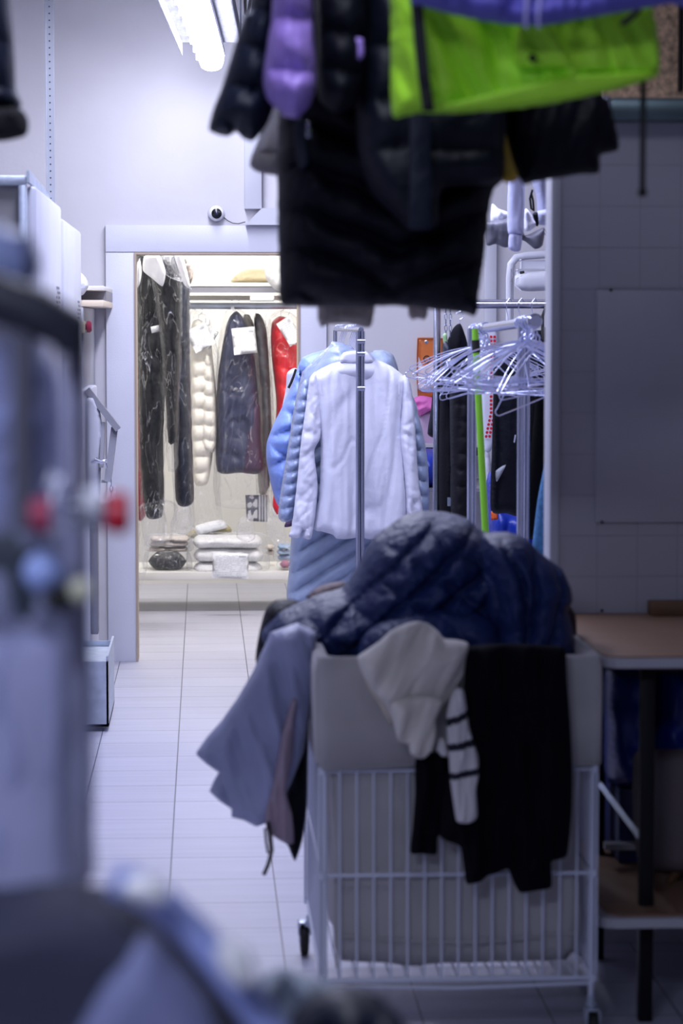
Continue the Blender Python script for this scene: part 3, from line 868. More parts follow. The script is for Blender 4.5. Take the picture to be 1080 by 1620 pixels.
lb = bag([(220, 800), (262, 790), (280, 800), (272, 850), (275, 860), (240, 862), (232, 900), (222, 935), (216, 930), (218, 850)], 13.0, 0.06, None, 'plastic_skirt', seed=31)
tag(lb, 'loose clear film hem hanging under the leftmost dark coats', 'plastic film')

# ivory puffer
r = thing('ivory_puffer', W0, 320, 770, 'ivory puffer jacket with level quilting hanging in clear film', 'jacket')
pillow('body', [(302, 520), (312, 505), (324, 512), (332, 540), (338, 580), (341, 640), (340, 680), (335, 730), (328, 765), (310, 768), (303, 740), (300, 640)], W0, 0.08, M['ivory'], r, step=3, rad=9, disp=quilt(W0, 25, -6, .034, seed=2, warp=2, wr=.001))
pillow('sleeve', [(322, 560), (330, 555), (338, 590), (342, 650), (342, 700), (337, 716), (322, 712), (318, 690), (320, 620)], W0 - .06, 0.04, M['ivory'], r, step=3, rad=7, disp=quilt(W0, 23, 8, .035, seed=5, warp=3, wr=.0015))
bag([(299, 500), (314, 490), (332, 505), (345, 560), (346, 700), (350, 800), (352, 830), (300, 832), (298, 700)], W0 - .05, 0.14, r, seed=41)
hook(r, 314, 506, W0)
paper(299, 515, 334, 553, 14.08, -28, 'tilted white order slip pinned on the ivory puffer', 12)
paper(318, 518, 338, 556, 14.16, 30, 'blank backed white slip tucked behind the one on the ivory puffer', 3)
tag(pillow('swing_tag', [(325, 500), (332, 498), (332, 515), (324, 516)], 14.1, .002, M['paper'], None, step=4, rad=2, smooth=False), 'tiny white swing tag hanging from the closet rod', 'tag')
# plaid lined coat beside it
r = thing('plaid_coat', 14.4, 338, 700, 'thin coat with a brown plaid edge between the ivory puffer and the navy coat', 'coat')
pillow('coat', [(322, 520), (332, 530), (340, 600), (345, 660), (342, 700), (334, 700), (330, 600)], 14.36, 0.05, mat('brown_plaid', (.26, .17, .12), .8, var=.5, vscale=30, stretch=(3, 1, 1)), r, step=4, rad=6)
# navy coat, centre
r = thing('bagged_navy_coat', W0, 378, 750, 'navy coat in glossy clear film with a white order slip at its chest', 'coat')
pillow('coat', [(364, 500), (374, 492), (384, 502), (395, 530), (404, 580), (410, 660), (414, 745), (380, 748), (344, 746), (341, 680), (344, 600), (352, 545), (358, 515)], W0, 0.11, mat('navy_wool', (.028, .034, .085), .6, bump=(40, .004)), r, step=3.5, rad=18, disp=addf(folds(16, .022, 5, low=6), creases(24, .014, 5, 20, 2)))
pillow('hem_panel', [(392, 650), (410, 640), (413, 700), (416, 744), (382, 747), (386, 700)], W0 - .05, 0.06, mat('plum_wool', (.05, .02, .06), .6), r, step=5, rad=14)
bag([(356, 494), (372, 486), (388, 494), (402, 530), (414, 600), (420, 700), (424, 780), (424, 800), (342, 800), (340, 700), (338, 620), (346, 540)], W0 - .05, 0.15, r, seed=51, rad=26)
hook(r, 372, 492, W0)
tag(pillow('hanger_tag', [(365, 486), (370, 484), (371, 492), (367, 494)], 14.15, .002, M['paper'], None, step=4, rad=2, smooth=False), 'small white tag at the neck of the bagged navy coat', 'tag')
paper(368, 518, 405, 560, 14.0, -6, 'white order slip on the chest of the bagged navy coat', 14)
# grey coats
for (ol, m, lab, k) in (([(384, 505), (394, 498), (404, 520), (414, 560), (420, 640), (424, 720), (422, 780), (410, 780), (405, 700), (400, 600)], mat('taupe_wool', (.30, .28, .26), .8), 'taupe coat in film just right of the bagged navy coat', 1),
                        ([(402, 505), (412, 498), (422, 525), (427, 600), (430, 700), (426, 770), (416, 770), (412, 640)], mat('dark_grey_wool', (.12, .12, .13), .8), 'dark grey coat in film just left of the red jacket', 2)):
    r = thing('bagged_coat', 14.4, ol[1][0], 780, lab, 'coat', 'grey coats in clear film')
    pillow('coat', ol, 14.42 - k * .04, 0.07, m, r, step=4, rad=9, disp=folds(6, .015, k))
    bag([(x + (3 if x > 412 else -3), y + (30 if y > 650 else -6)) for x, y in ol], 14.4 - k * .04, 0.10, r, seed=60 + k, rad=10)
r = thing('scarf', 14.3, 400, 825, 'grey and cream patterned scarf hanging in film under the taupe coat', 'scarf')
st = lambda x, y: int(int(x // 2.2) % 2 if x > 407 else (vnoise(np.array([x / 3.]), np.array([y / 6.]), 3)[0] > 0))
pillow('cloth', [(388, 783), (424, 783), (423, 826), (390, 824)], 14.3, .02, [mat('scarf_pale', (.5, .5, .52), .9), mat('scarf_dark', (.12, .12, .16), .9)], r, step=1.6, rad=5, smooth=False, matfn=st)
# red jacket
r = thing('red_jacket', W0, 445, 690, 'bright red puffer jacket in clear film at the right door jamb', 'jacket')
pillow('body', [(430, 510), (442, 500), (456, 505), (470, 530), (480, 600), (480, 680), (470, 760), (440, 790), (433, 720), (437, 640), (430, 570), (428, 535)], W0, 0.11, M['red'], r, step=4, rad=16, disp=quilt(W0, 22, 35, .02, seed=9, warp=8, wr=.008))
bag([(424, 505), (444, 490), (470, 500), (486, 560), (490, 800), (432, 815), (428, 700), (426, 600)], W0 - .06, 0.15, r, seed=71, rad=22)
hook(r, 444, 500, W0)
paper(446, 503, 470, 545, 14.0, -32, 'tilted white order slip on the red jacket', 11)
tag(pillow('care_label', [(456, 539), (466, 536), (468, 545), (458, 547)], 14.0, .002, M['paper'], None, step=4, rad=2, smooth=False), 'small white care label on the red jacket', 'label')
for k, px in enumerate((402, 420, 455)):
    r = MB().tube([P(px, 515, 14.25), P(px, 500, 14.25)] + [P(px + 4 * math.cos(a), 490 - 6 * math.sin(a), 14.25) for a in (-0.8, 0, .8, 1.6, 2.4, 3)], .0015, 6).build('hanger', M['hanger'])
    tag(r, 'thin wire hanger hook over the closet rod, %s' % ('above the taupe coat', 'above the dark grey coat', 'above the red jacket')[k], 'hanger', 'wire hooks on the closet rod')
# upper shelf items
tag(pillow('folded_blanket', [(366, 449), (372, 436), (388, 427), (410, 425), (428, 430), (434, 440), (432, 449)], 14.25, .12, mat('straw_cloth', (.55, .46, .30), .9, bump=(40, .006)), None, step=4, rad=10, disp=quilt(14, 9, 4, .02, warp=4)), 'straw coloured folded blanket on the high closet shelf', 'blanket')
tag(pillow('storage_bag', [(370, 432), (372, 410), (385, 404), (425, 404), (440, 412), (440, 428), (400, 427)], 14.35, .12, M['filmfine'], None, step=5, rad=8, disp=folds(12, .02, 4)), 'translucent storage bag above the straw coloured blanket', 'storage bag')
tag(pillow('wrapped_pillow', [(418, 420), (424, 412), (436, 406), (450, 405), (458, 420), (458, 455), (446, 462), (432, 456), (420, 440)], 13.75, .10, M['whitecloth'], None, step=4, rad=20, disp=folds(10, .02, 14)), 'round white wrapped pillow bulging over the high closet shelf edge', 'pillow')
tag(pillow('shelf_note', [(396, 465), (434, 467), (433, 477), (395, 477)], 13.98, .0015, M['paper'], None, step=5, rad=2, smooth=False), 'white paper strip stuck under the high closet shelf', 'paper')
tag(pillow('crumpled_film', [(350, 449), (356, 442), (364, 440), (366, 449)], 14.1, .04, M['filmfine'], None, step=3, rad=5), 'crumpled clear film left of the straw coloured blanket', 'plastic film')

# lower shelf items: folded textiles
def roll(name, x0, x1, y0, y1, d, layers, m, label, cat, wrap=True, dep=.2, seed=0, parent=None):
    """folded textile seen from its fold side: stacked rounded layers"""
    r = thing(name, d, (x0 + x1) / 2, y1, label, cat) if parent is None else parent
    h = (y1 - y0) / layers
    for k in range(layers):
        a, c_ = y0 + k * h, y0 + (k + 1) * h
        rr = h * .45
        j = random.Random(seed + k)
        l, q = x0 + j.uniform(0, 4), x1 - j.uniform(0, 4)
        pillow('fold', [(l + rr, a), ((l + q) / 2, a + j.uniform(-1.5, 1)), (q - rr, a), (q, (a + c_) / 2), (q - rr, c_), ((l + q) / 2, c_ + j.uniform(-.5, .5)), (l + rr, c_), (l, (a + c_) / 2)],
               d + dep * .6, dep * .5, m, r, step=max(2.5, h / 5), rad=h * .6, disp=addf(folds(14, .02, seed + k), creases(18, .012, seed + k, 80, 3)))
    if wrap: pillow('wrap', [(x0 - 3, y0 + 2), (x0 + 8, y0 - 4), (x1 - 8, y0 - 4), (x1 + 3, y0 + 3), (x1 + 3, y1), (x0 - 3, y1)], d + dep * .6, dep * .62, M['filmfine'], r, step=6, rad=12, disp=folds(8, .015, seed + 33))
    return r


roll('dark_blanket', 232, 298, 873, 903, 14.05, 1, M['charcoal'], 'rolled charcoal blanket in clear film on the low shelf', 'blanket', True, .22, 5)
roll('beige_blanket', 234, 300, 848, 872, 14.12, 3, M['beige'], 'folded beige blanket lying on the charcoal roll', 'blanket', True, .2, 15)
roll('white_blanket', 303, 418, 846, 910, 14.02, 3, M['whitecloth'], 'large folded white blanket in clear film with an order slip', 'blanket', True, .25, 25)
paper(336, 875, 393, 915, 13.78, 2, 'white order slip leaning on the folded white blanket', 14)
r = thing('rolled_cloth', 14.3, 330, 850, 'small cream and olive rolled cloth on top of the folded white blanket', 'cloth')
pillow('roll', [(294, 848), (300, 840), (330, 832), (352, 826), (364, 834), (366, 842), (340, 846), (304, 852)], 14.3, .06, mat('olive_cloth', (.35, .31, .18), .9), r, step=4, rad=8)
pillow('white_fold', [(309, 832), (350, 822), (360, 834), (356, 836), (314, 846)], 14.22, .04, M['paper'], r, step=4, rad=5)
roll('blue_pack', 436, 464, 860, 886, 14.1, 3, mat('pale_blue_pack', (.30, .42, .60), .8), 'small pale blue cloth pack in film at the right end of the low shelf', 'cloth pack', True, .14, 35)
roll('pink_pack', 441, 462, 887, 898, 14.02, 1, mat('rose_pack', (.42, .16, .26), .8), 'small rose pink pack under the pale blue cloth pack', 'cloth pack', True, .12, 45)
roll('grey_pack', 418, 436, 862, 878, 14.3, 2, M['beige'], 'small taupe folded cloth beside the white blanket', 'cloth pack', False, .12, 47)
for (ol, lab, s_) in (([(276, 810), (300, 800), (304, 835), (296, 846), (270, 840)], 'loose film hem under the dark blue black coat', 3), ([(424, 800), (446, 812), (452, 850), (440, 862), (424, 850), (418, 824)], 'loose film hem under the red jacket', 4), ([(378, 822), (396, 815), (404, 850), (392, 858), (374, 850)], 'loose film hem under the patterned scarf', 6)):
    tag(pillow('film_hem', ol, 13.9, .04, M['filmfine'], None, step=4, rad=8, disp=folds(6, .02, s_)), lab, 'plastic film')

# ------------------------------------------------------------------ garment rack with the white shirt
RD = 9.8
gr = empty('garment_rack', (Xp(571, RD), RD, 0), 'chrome garment rack whose end post stands in front of the white shirt', 'clothes rack')
zt = Zp(524, RD)
for k, (a, c_) in enumerate(((566.5, .0095), (573.5, .008))):
    x = Xp(a, RD); MB().tube([(x, RD, 0.06), (x, RD, zt)], c_, 12).build('post', M['rackmetal'], gr)
MB().box((Xp(568, RD), RD + 0.004, 0.06), (Xp(573, RD), RD + .012, zt)).build('post_web', M['greymetal'], gr, False)
for z in (Zp(540, RD), Zp(560, RD), Zp(615, RD)): MB().tube([(Xp(565, RD), RD, z), (Xp(577, RD), RD, z)], .0125, 12).build('post_joint', M['rackmetal'], gr)
MB().tube([P(571, 522, RD), P(530, 520, 11.3)], 0.011, 10).build('top_rail', M['rackmetal'], gr)
x1 = P(530, 520, 11.3)
MB().tube([(x1.x, 11.3, 0.06), tuple(x1)], .009, 10).build('post', M['rackmetal'], gr)
MB().tube([(Xp(571, RD), RD, .07), (x1.x, 11.3, .07)], .011, 10).build('base_rail', M['rackmetal'], gr)
for (x, y) in ((Xp(571, RD), RD), (x1.x, 11.3)):
    MB().tube([(x - .25, y, .07), (x + .25, y, .07)], .011, 10).build('foot', M['rackmetal'], gr)
    for s_ in (-.24, .24): MB().lathe([(.026, -.01), (.028, 0), (.026, .01)], (x + s_, y, .028), 'Y', 16).build('caster', M['rubber'], gr)

# hanger hooks bunched at the top rail
for k in range(14):
    d = 9.95 + k * 0.07 + (0.25 if k > 8 else 0); t = (d - RD) / 1.5
    px = 571 - 41 * t; b = MB(); w0_ = (k * 37 % 11 - 5) * 0.09
    c0 = P(px, 521, d); pts = [c0 + Vector((0.0, 0, -0.085)), c0 + Vector((0.004, 0, -0.04))]
    for j in range(8):
        a = math.radians(-40 + j * 30); pts.append(c0 + Vector((math.cos(a) * .02 * math.cos(w0_), math.cos(a) * .02 * math.sin(w0_), math.sin(a) * .02 + 0.0)))
    b.tube(pts, .0014, 6)
    # short shoulders
    b.tube([c0 + Vector((-.05, 0, -.11)), c0 + Vector((0, 0, -.085)), c0 + Vector((.05, 0, -.11))], .0014, 6)
    tag(b.build('wire_hanger', M['hanger']), 'thin wire hanger hooked over the rail of the white shirt rack', 'hanger', 'wire hangers above the white shirt')

# white shirt, seen from the back
SH = 9.93
r = thing('white_shirt', SH, 570, 850, 'white long sleeved shirt hanging back to the viewer on the chrome rack', 'shirt')
bf = addf(folds(34, .022, 4, low=6, fine=.3), creases(46, .009, 71, 8, 3.5), lambda x, y: 0.012 * np.exp(-((x - 636) / 7.0) ** 2) * (y > 690) * 1.0)
pillow('body', [(545, 570), (520, 577), (500, 588), (492, 596), (500, 640), (507, 700), (505, 780), (497, 836), (510, 841), (526, 846), (532, 852), (548, 853), (562, 851), (572, 849), (582, 853), (605, 852), (625, 850), (642, 838), (644, 790), (638, 720), (636, 660), (643, 605), (640, 596), (620, 580), (596, 570)],
       SH, 0.05, M['shirt'], r, step=3.2, rad=20, disp=bf, ragged=.3)
pillow('left_sleeve', [(500, 588), (490, 598), (484, 640), (476, 700), (469, 770), (461, 835), (456, 848), (465, 851), (474, 851), (480, 838), (479, 850), (492, 852), (499, 810), (502, 765), (497, 715), (507, 690), (508, 640), (505, 610)],
       SH - .03, 0.032, M['shirt'], r, step=3.2, rad=11, disp=addf(folds(14, .012, 7, low=5, fine=.3), creases(20, .009, 9, ang=40, low=2)), ragged=.3)
pillow('right_sleeve', [(638, 594), (648, 602), (654, 640), (658, 700), (662, 760), (668, 806), (664, 822), (650, 824), (642, 812), (641, 780), (637, 740), (632, 690), (636, 640)],
       SH - .03, 0.03, M['shirt'], r, step=3.2, rad=11, disp=addf(folds(14, .012, 17, low=5, fine=.3), creases(20, .009, 19, ang=-40, low=2)), ragged=.3)
pillow('collar', [(543, 558), (558, 555), (580, 556), (592, 570), (590, 574), (560, 576), (538, 573), (537, 568)], SH - .016, .022, M['shirt'], r, step=3, rad=5)
pillow('yoke', [(541, 571), (594, 571), (620, 582), (640, 597), (636, 604), (600, 602), (560, 601), (520, 602), (496, 606), (494, 598), (506, 586)], SH - .004, .047, M['shirt'], r, step=3.5, rad=26, disp=folds(40, .006, 3))
for x in (508, 631): MB().tube([P(x, 606 + k * 6, SH - .066) for k in range(4)], .0012, 5).build('pleat', M['casing'], r)
for (x, y) in ((488, 845), (486, 838)): MB().lathe([(.004, 0), (.004, .003)], P(x, y, SH - .105), 'Y', 10).build('cuff_button', M['paper'], r)
hook(r, 568, 556, SH)

# blue coats behind the shirt
r = thing('slate_puffer_coat', 10.2, 530, 950, 'long slate blue puffer coat with slanting quilting behind the white shirt', 'coat')
pillow('skirt', [(470, 640), (464, 760), (461, 840), (457, 900), (456, 955), (520, 958), (580, 962), (660, 960), (668, 860), (660, 740), (640, 640)], 10.2, .11, M['slate'], r, step=3, rad=14, disp=quilt(10.2, 24, -33, .034, seed=3, warp=4, wr=.002))
pillow('shoulders', [(480, 640), (486, 600), (505, 572), (520, 552), (536, 545), (556, 552), (580, 558), (606, 556), (620, 566), (630, 590), (650, 620), (660, 660), (600, 700), (520, 700)], 10.15, .09, M['slate'], r, step=4, rad=22, disp=quilt(10.2, 20, -12, .024, seed=13, warp=5, wr=.004))
pillow('right_sleeve', [(640, 600), (650, 630), (664, 664), (672, 700), (677, 740), (678, 806), (660, 830), (650, 800), (648, 700)], 10.12, .07, M['slate'], r, step=4, rad=13, disp=quilt(10.2, 23, 14, .028, seed=23, warp=3, wr=.005))
pillow('left_sleeve', [(474, 612), (486, 600), (492, 640), (484, 700), (476, 760), (470, 800), (462, 822), (448, 826), (440, 818), (442, 790), (450, 740), (458, 690), (464, 650)], 10.05, .06, M['steelblue'], r, step=3, rad=12, disp=quilt(10.2, 17, -18, .034, seed=33, warp=3, wr=.005))
r = thing('steel_blue_puffer', 10.35, 470, 680, 'glossy steel blue puffer with high collar, second behind the white shirt', 'jacket')
pillow('body', [(520, 548), (526, 540), (545, 544), (560, 552), (556, 580), (520, 600), (500, 640), (480, 690), (468, 690), (466, 640), (478, 590), (500, 566)], 10.3, .06, M['steelblue'], r, step=4, rad=16, disp=quilt(10.2, 16, -30, .014, seed=43, warp=4))
pillow('shoulder', [(588, 556), (606, 554), (622, 562), (630, 588), (610, 580), (596, 570)], 10.3, .06, M['slate'], r, step=4, rad=10, disp=quilt(10.2, 16, 30, .010, seed=46, warp=4))
r = thing('periwinkle_puffer', 10.6, 440, 790, 'periwinkle blue puffer jacket with large quilts at the left of the rack', 'jacket')
pillow('sleeve', [(474, 575), (462, 610), (448, 640), (432, 672), (422, 700), (421, 725), (427, 760), (434, 788), (440, 800), (452, 796), (462, 760), (474, 700), (480, 640)], 10.55, .11, M['peri'], r, step=4, rad=22, disp=quilt(10.5, 40, -22, .085, cross=52, cross_ang=62, seed=53, warp=12, wr=.006))
pillow('shoulder', [(472, 580), (478, 566), (496, 558), (520, 553), (520, 570), (500, 590), (480, 600)], 10.5, .08, M['peri'], r, step=3, rad=12, disp=quilt(10.5, 16, -30, .02, seed=54, warp=4, wr=.006))
r = thing('lilac_garment', 10.42, 470, 640, 'thin lilac garment edge between the blue puffers on the rack', 'garment')
pillow('cloth', [(478, 588), (486, 584), (500, 580), (488, 600), (480, 640), (472, 660), (468, 650), (472, 620)], 10.42, .02, mat('lilac_cloth', (.42, .36, .66), .6), r, step=4, rad=6)
r = thing('black_strap_garment', 10.7, 462, 620, 'white garment with a black strap hanging left of the periwinkle puffer', 'garment')
pillow('cloth', [(454, 590), (466, 582), (474, 590), (464, 620), (450, 650), (446, 645), (452, 615)], 10.75, .02, M['shirt'], r, step=4, rad=6)
MB().tube([P(468, 584, 10.68), P(464, 596, 10.68), P(460, 606, 10.68), P(456, 614, 10.68)], .006, 6).build('strap', M['rubber'], r)
tag(pillow('plum_garment', [(452, 826), (464, 820), (462, 832), (450, 834)], 10.45, .02, mat('plum_cloth', (.10, .05, .12), .7), None, step=3, rad=4), 'scrap of plum garment under the steel blue sleeve', 'garment')
tag(pillow('red_garment', [(433, 782), (441, 776), (445, 806), (438, 814), (431, 800)], 13.4, .02, M['redplastic'], None, step=3, rad=5), 'small red garment hem below the periwinkle puffer', 'garment')

# ------------------------------------------------------------------ second rack, hangers and things around them
R2 = 9.4
rr = empty('coat_rack', (Xp(691, R2), R2, 0), 'chrome coat rack with a level top rail above the dark coats', 'clothes rack')
x0, x1, zt = Xp(691, R2), Xp(1010, R2), Zp(482, R2)
for x in (x0, x1): MB().box((x - .013, R2 - .012, .05), (x + .013, R2 + .012, zt), .006).build('post', M['rackmetal'], rr)
MB().tube([(x0, R2, zt), (x1, R2, zt)], .014, 12).build('top_rail', M['rackmetal'], rr)
MB().tube([(x0, R2, Zp(476, R2)), (x1, R2, Zp(476, R2))], .006, 8).build('upper_rail', M['chrome'], rr)
MB().tube([(x0, R2, .07), (x1, R2, .07)], .012, 10).build('base_rail', M['rackmetal'], rr)
for x in (x0, x1):
    MB().tube([(x, R2 - .22, .07), (x, R2 + .22, .07)], .011, 8).build('foot', M['rackmetal'], rr)
    for s_ in (-.2, .2): MB().lathe([(.028, -.01), (.03, 0), (.028, .01)], (x, R2 + s_, .03), 'X', 16).build('caster', M['rubber'], rr)

# rail that carries the empty hangers, running towards the viewer
hr = empty('hanger_stand', (Xp(790, 8.3), 8.3, 0), 'chrome stand loaded with empty wire hangers, round plug on its rail end', 'hanger stand')
pa, pb = P(845, 508, 7.8), P(748, 522, 8.9)
MB().tube([pa, pb], .016, 14).build('rail', M['rackmetal'], hr)
bm_ = MB(); e = (pa - pb).normalized()
bm_.tube([pa + e * (-.01), pa, pa + e * .012, pa + e * .018], [.019, .024, .024, .017], 20); bm_.build('rail_plug', M['rackmetal'], hr)
for (px, d, w) in ((824, 7.95, .011), (834, 7.97, .009)): MB().tube([(Xp(px, d), d, .05), (Xp(px, d), d, P(px, 512, d).z)], w, 12).build('post', M['rackmetal'], hr)
for (px, d, w) in ((744, 8.8, .0105), (751, 8.82, .007)): MB().tube([(Xp(px, d), d, .05), (Xp(px, d), d, P(px, 520, d).z)], w, 12).build('post', M['rackmetal'], hr)
for (px, d) in ((829, 7.96), (747, 8.81)):
    x = Xp(px, d); MB().tube([(x - .24, d, .05), (x + .24, d, .05)], .012, 8).build('foot', M['rackmetal'], hr)
MB().tube([(Xp(829, 7.96), 7.96, .05), (Xp(747, 8.81), 8.81, .05)], .012, 8).build('base_rail', M['rackmetal'], hr)


def wire_hanger_mesh():
    """flat triangle of bent wire with twisted neck and open hook; origin at the hook's seat"""
    b = MB(); r = .0019; w, h = .205, .105
    pts = [Vector((0, 0, -.075))]
    for t in np.linspace(0, 1, 8)[1:]: pts.append(Vector((w * t, 0, -.075 - h * t + .012 * math.sin(math.pi * t))))
    for a in (30, 80, 130, 180): pts.append(Vector((w + .009 * math.sin(math.radians(a)), 0, -.075 - h - .009 + .009 * math.cos(math.radians(a)))))
    for t in np.linspace(-1, 1, 9)[1:-1]: pts.append(Vector((-w * t, 0, -.198 - .004 * (1 - t * t))))
    for a in (180, 130, 80, 30): pts.append(Vector((-w - .009 * math.sin(math.radians(a)), 0, -.075 - h - .009 + .009 * math.cos(math.radians(a)))))
    for t in np.linspace(1, 0, 8)[:-1]: pts.append(Vector((-w * t, 0, -.075 - h * t + .012 * math.sin(math.pi * t))))
    b.tube(pts, r, 6, closed=True)
    nk = [Vector((.0025 * math.cos(k * 1.3), .0025 * math.sin(k * 1.3), -.075 + k * .004)) for k in range(8)]
    b.tube(nk, .003, 6)
    hk = [Vector((0, 0, -.05)), Vector((0, 0, -.035))]
    for k in range(9):
        a = math.radians(-90 + 30 * k); hk.append(Vector((.019 * math.cos(a) * -1 + (0 if k else 0), 0, -.0165 + .019 * math.sin(a) + (0))))
    hk[1] = Vector((0, 0, -.040))
    b.tube(hk, r, 6)
    return b


wb = wire_hanger_mesh()
rnd = random.Random(5)
first = None
for k in range(44):
    left = k < 19
    t = (0.78 + 0.22 * rnd.random()) if left else (0.02 + 0.22 * rnd.random())
    c = pa.lerp(pb, t)
    o = wb.build('wire_hanger', M['hanger']) if first is None else first.copy()
    if first is None:
        me = o.data
        off = Vector(o.location)
        for v in me.vertices: v.co += off
        first = o
    else: COL.objects.link(o)
    WL[o.name] = c
    o.location = c + Vector((0, 0, .018))
    yaw = rnd.gauss(12, 9) if left else rnd.gauss(0, 34)
    o.rotation_euler = (R(rnd.gauss(0, 5)), R(rnd.gauss(-5 if left else 0, 6)), R(yaw))
    s_ = rnd.uniform(.94, 1.08); o.scale = (s_, s_, s_ * rnd.uniform(.95, 1.18))
    tag(o, 'empty wire hanger bunched at the %s' % ('far left end of the hanger stand rail' if left else 'near end of the stand rail by its round plug'),
        'hanger', 'empty wire hangers, %s bunch' % ('left' if left else 'right'))

# green pole
gp = empty('mop_pole', P(767, 848, 8.3), 'bright lime green mop pole leaning beside the empty hangers', 'pole')
p0, p1 = P(751, 520, 8.32), P(768, 850, 8.3); p2 = p0 + (p1 - p0) * 2.05
p2 = p0 + (p1 - p0) * ((p0.z - .01) / (p0.z - p1.z))
MB().tube([p0 + (p1 - p0) * .10, p2], .0115, 14).build('pole', M['green'], gp)
MB().tube([p0 + (p1 - p0) * .055, p0 + (p1 - p0) * .115], .0135, 14).build('collar', M['rubber'], gp)
MB().tube([p0, p0 + (p1 - p0) * .06], [.010, .0115], 14).build('grip', M['green'], gp)

# dark garments on the second rack
r = thing('dark_hooded_coat', 9.35, 720, 830, 'dark charcoal coat hanging next to the left post of the coat rack', 'coat')
pillow('body', [(716, 520), (728, 512), (737, 535), (742, 560), (744, 640), (746, 760), (742, 830), (720, 836), (696, 828), (694, 700), (697, 600), (700, 560)], 9.35, .08, M['blackknit'], r, step=4, rad=16, disp=addf(folds(12, .02, 3, low=6), quilt(9, 40, 0, .006, seed=2)))
pillow('sleeve', [(712, 590), (730, 585), (744, 640), (745, 740), (742, 820), (714, 818), (712, 720)], 9.25, .05, mat('quilted_black', (.004, .004, .007), .6, bump=(40, .004), spec=.2), r, step=4, rad=12, disp=quilt(9, 26, 5, .010, cross=20, seed=4, warp=3))
pillow('hood', [(700, 545), (706, 540), (716, 560), (714, 600), (702, 620), (698, 590)], 9.28, .05, M['navy_dark'], r, step=4, rad=10)
MB().box(P(710, 792, 9.2) - Vector((.006, .003, .02)), P(710, 792, 9.2) + Vector((.006, 0, .012))).build('zip_pull', M['chrome'], r)
hook(r, 727, 513, 9.35)
ch = empty('steel_chain', P(708, 498, 9.35), 'short steel chain hanging from the coat rack rail', 'chain')
for j, px in enumerate((705, 712)):
    for k in range(5):
        b = MB(); c = P(px, 492 + k * 9, 9.32); pts = []
        for q in range(10):
            w = 2 * math.pi * q / 10
            pts.append(c + (Vector((math.cos(w) * .005, 0, math.sin(w) * .013)) if k % 2 else Vector((math.cos(w) * .002, math.cos(w) * .005, math.sin(w) * .013))))
        b.tube(pts, .0016, 6, closed=True); b.build('link', M['rackmetal'], ch)
r = thing('black_sleeve', 9.6, 688, 690, 'black sleeve sticking out left of the coat rack post', 'garment')
pillow('sleeve', [(686, 610), (700, 600), (706, 650), (700, 700), (688, 694), (676, 686), (681, 650)], 9.55, .05, M['black'], r, step=4, rad=10, disp=folds(8, .008, 2))
r = thing('black_trousers', 9.35, 815, 840, 'black trousers hanging straight below the empty hangers', 'trousers')
pillow('legs', [(782, 560), (812, 540), (840, 535), (850, 560), (846, 640), (834, 760), (824, 815), (800, 812), (776, 806), (778, 700), (780, 620)], 9.35, .07, M['black'], r, step=5, rad=16, disp=folds(22, .018, 6, low=7))
pillow('pocket_lining', [(784, 745), (800, 735), (792, 752), (785, 762)], 9.26, .004, mat('pale_lining', (.35, .38, .42), .8), r, step=3, rad=3)
MB().tube([P(815, 688, 9.25), P(813, 700, 9.25)], .003, 6).build('zip', M['chrome'], r)
r = thing('black_long_dress', 9.4, 865, 840, 'wide black garment against the tiled partition edge behind the trousers', 'garment')
pillow('cloth', [(838, 530), (862, 522), (900, 520), (930, 540), (930, 800), (880, 850), (826, 845), (834, 720), (842, 620)], 9.5, .06, M['blackknit'], r, step=6, rad=18, disp=folds(22, .018, 8, low=7))
for px in (862, 878): MB().box(P(px, 530, 9.38) - Vector((.012, .008, .02)), P(px, 530, 9.38) + Vector((.012, .008, .03)), .004).build('clip', M['rubber'], r)
MB().tube([P(858, 530, 9.38), P(858, 500, 9.38), P(862, 488, 9.38), P(880, 488, 9.38)], .006, 8).build('hanger_frame', M['rubber'], r)
for k, (px, lab) in enumerate(((803, 'thin metal hanger hook on the coat rack rail above the green pole'), (822, 'thin metal hanger hook on the rack rail left of the round plug'), (843, 'thin metal hanger hook on the rack rail above the round plug'), (869, 'thin metal hanger hook on the rack rail next to the partition edge'))):
    b = MB(); b.tube([P(px + 2, 520, 9.38), P(px, 500, 9.38), P(px - 2, 490, 9.38), P(px - 2, 478, 9.36), P(px + 3, 472, 9.36), P(px + 6, 478, 9.38)], .002, 6)
    tag(b.build('hanger_hook', M['hanger']), lab, 'hanger')

# teal felt roll leaning
tr_ = empty('felt_roll', P(855, 900, 8.0), 'blue heathered felt roll leaning against the tiled partition edge', 'roll')
pillow('roll', [(878, 678), (886, 700), (884, 800), (878, 900), (872, 960), (834, 960), (842, 860), (850, 790), (864, 720)], 8.0, .035, M['teal'], tr_, step=4, rad=15)

# ironing board cover with red dots
ib = empty('ironing_board', P(775, 730, 11.2), 'white ironing board cover with a red dotted border hung on the wall', 'ironing board')
bx = [(760, 527), (787, 527), (788, 640), (786, 680), (780, 705), (770, 720), (760, 712), (757, 640)]
pillow('cover', bx, 11.2, .02, mat('pale_cover', (.62, .65, .78), .6), ib, step=5, rad=6)
b = MB()
for k in range(26):
    for px in (776.5, 782):
        if k > 19: px -= (k - 19) * 1.3
        b.lathe([(.0065, 0), (.0065, .001)], P(px, 533 + k * 6.3, 11.16), 'Y', 10)
b.build('red_dots', M['redplastic'], ib)
pillow('tail', [(764, 705), (774, 716), (776, 760), (780, 800), (764, 804), (762, 760)], 11.2, .02, M['shirt'], ib, step=5, rad=6)

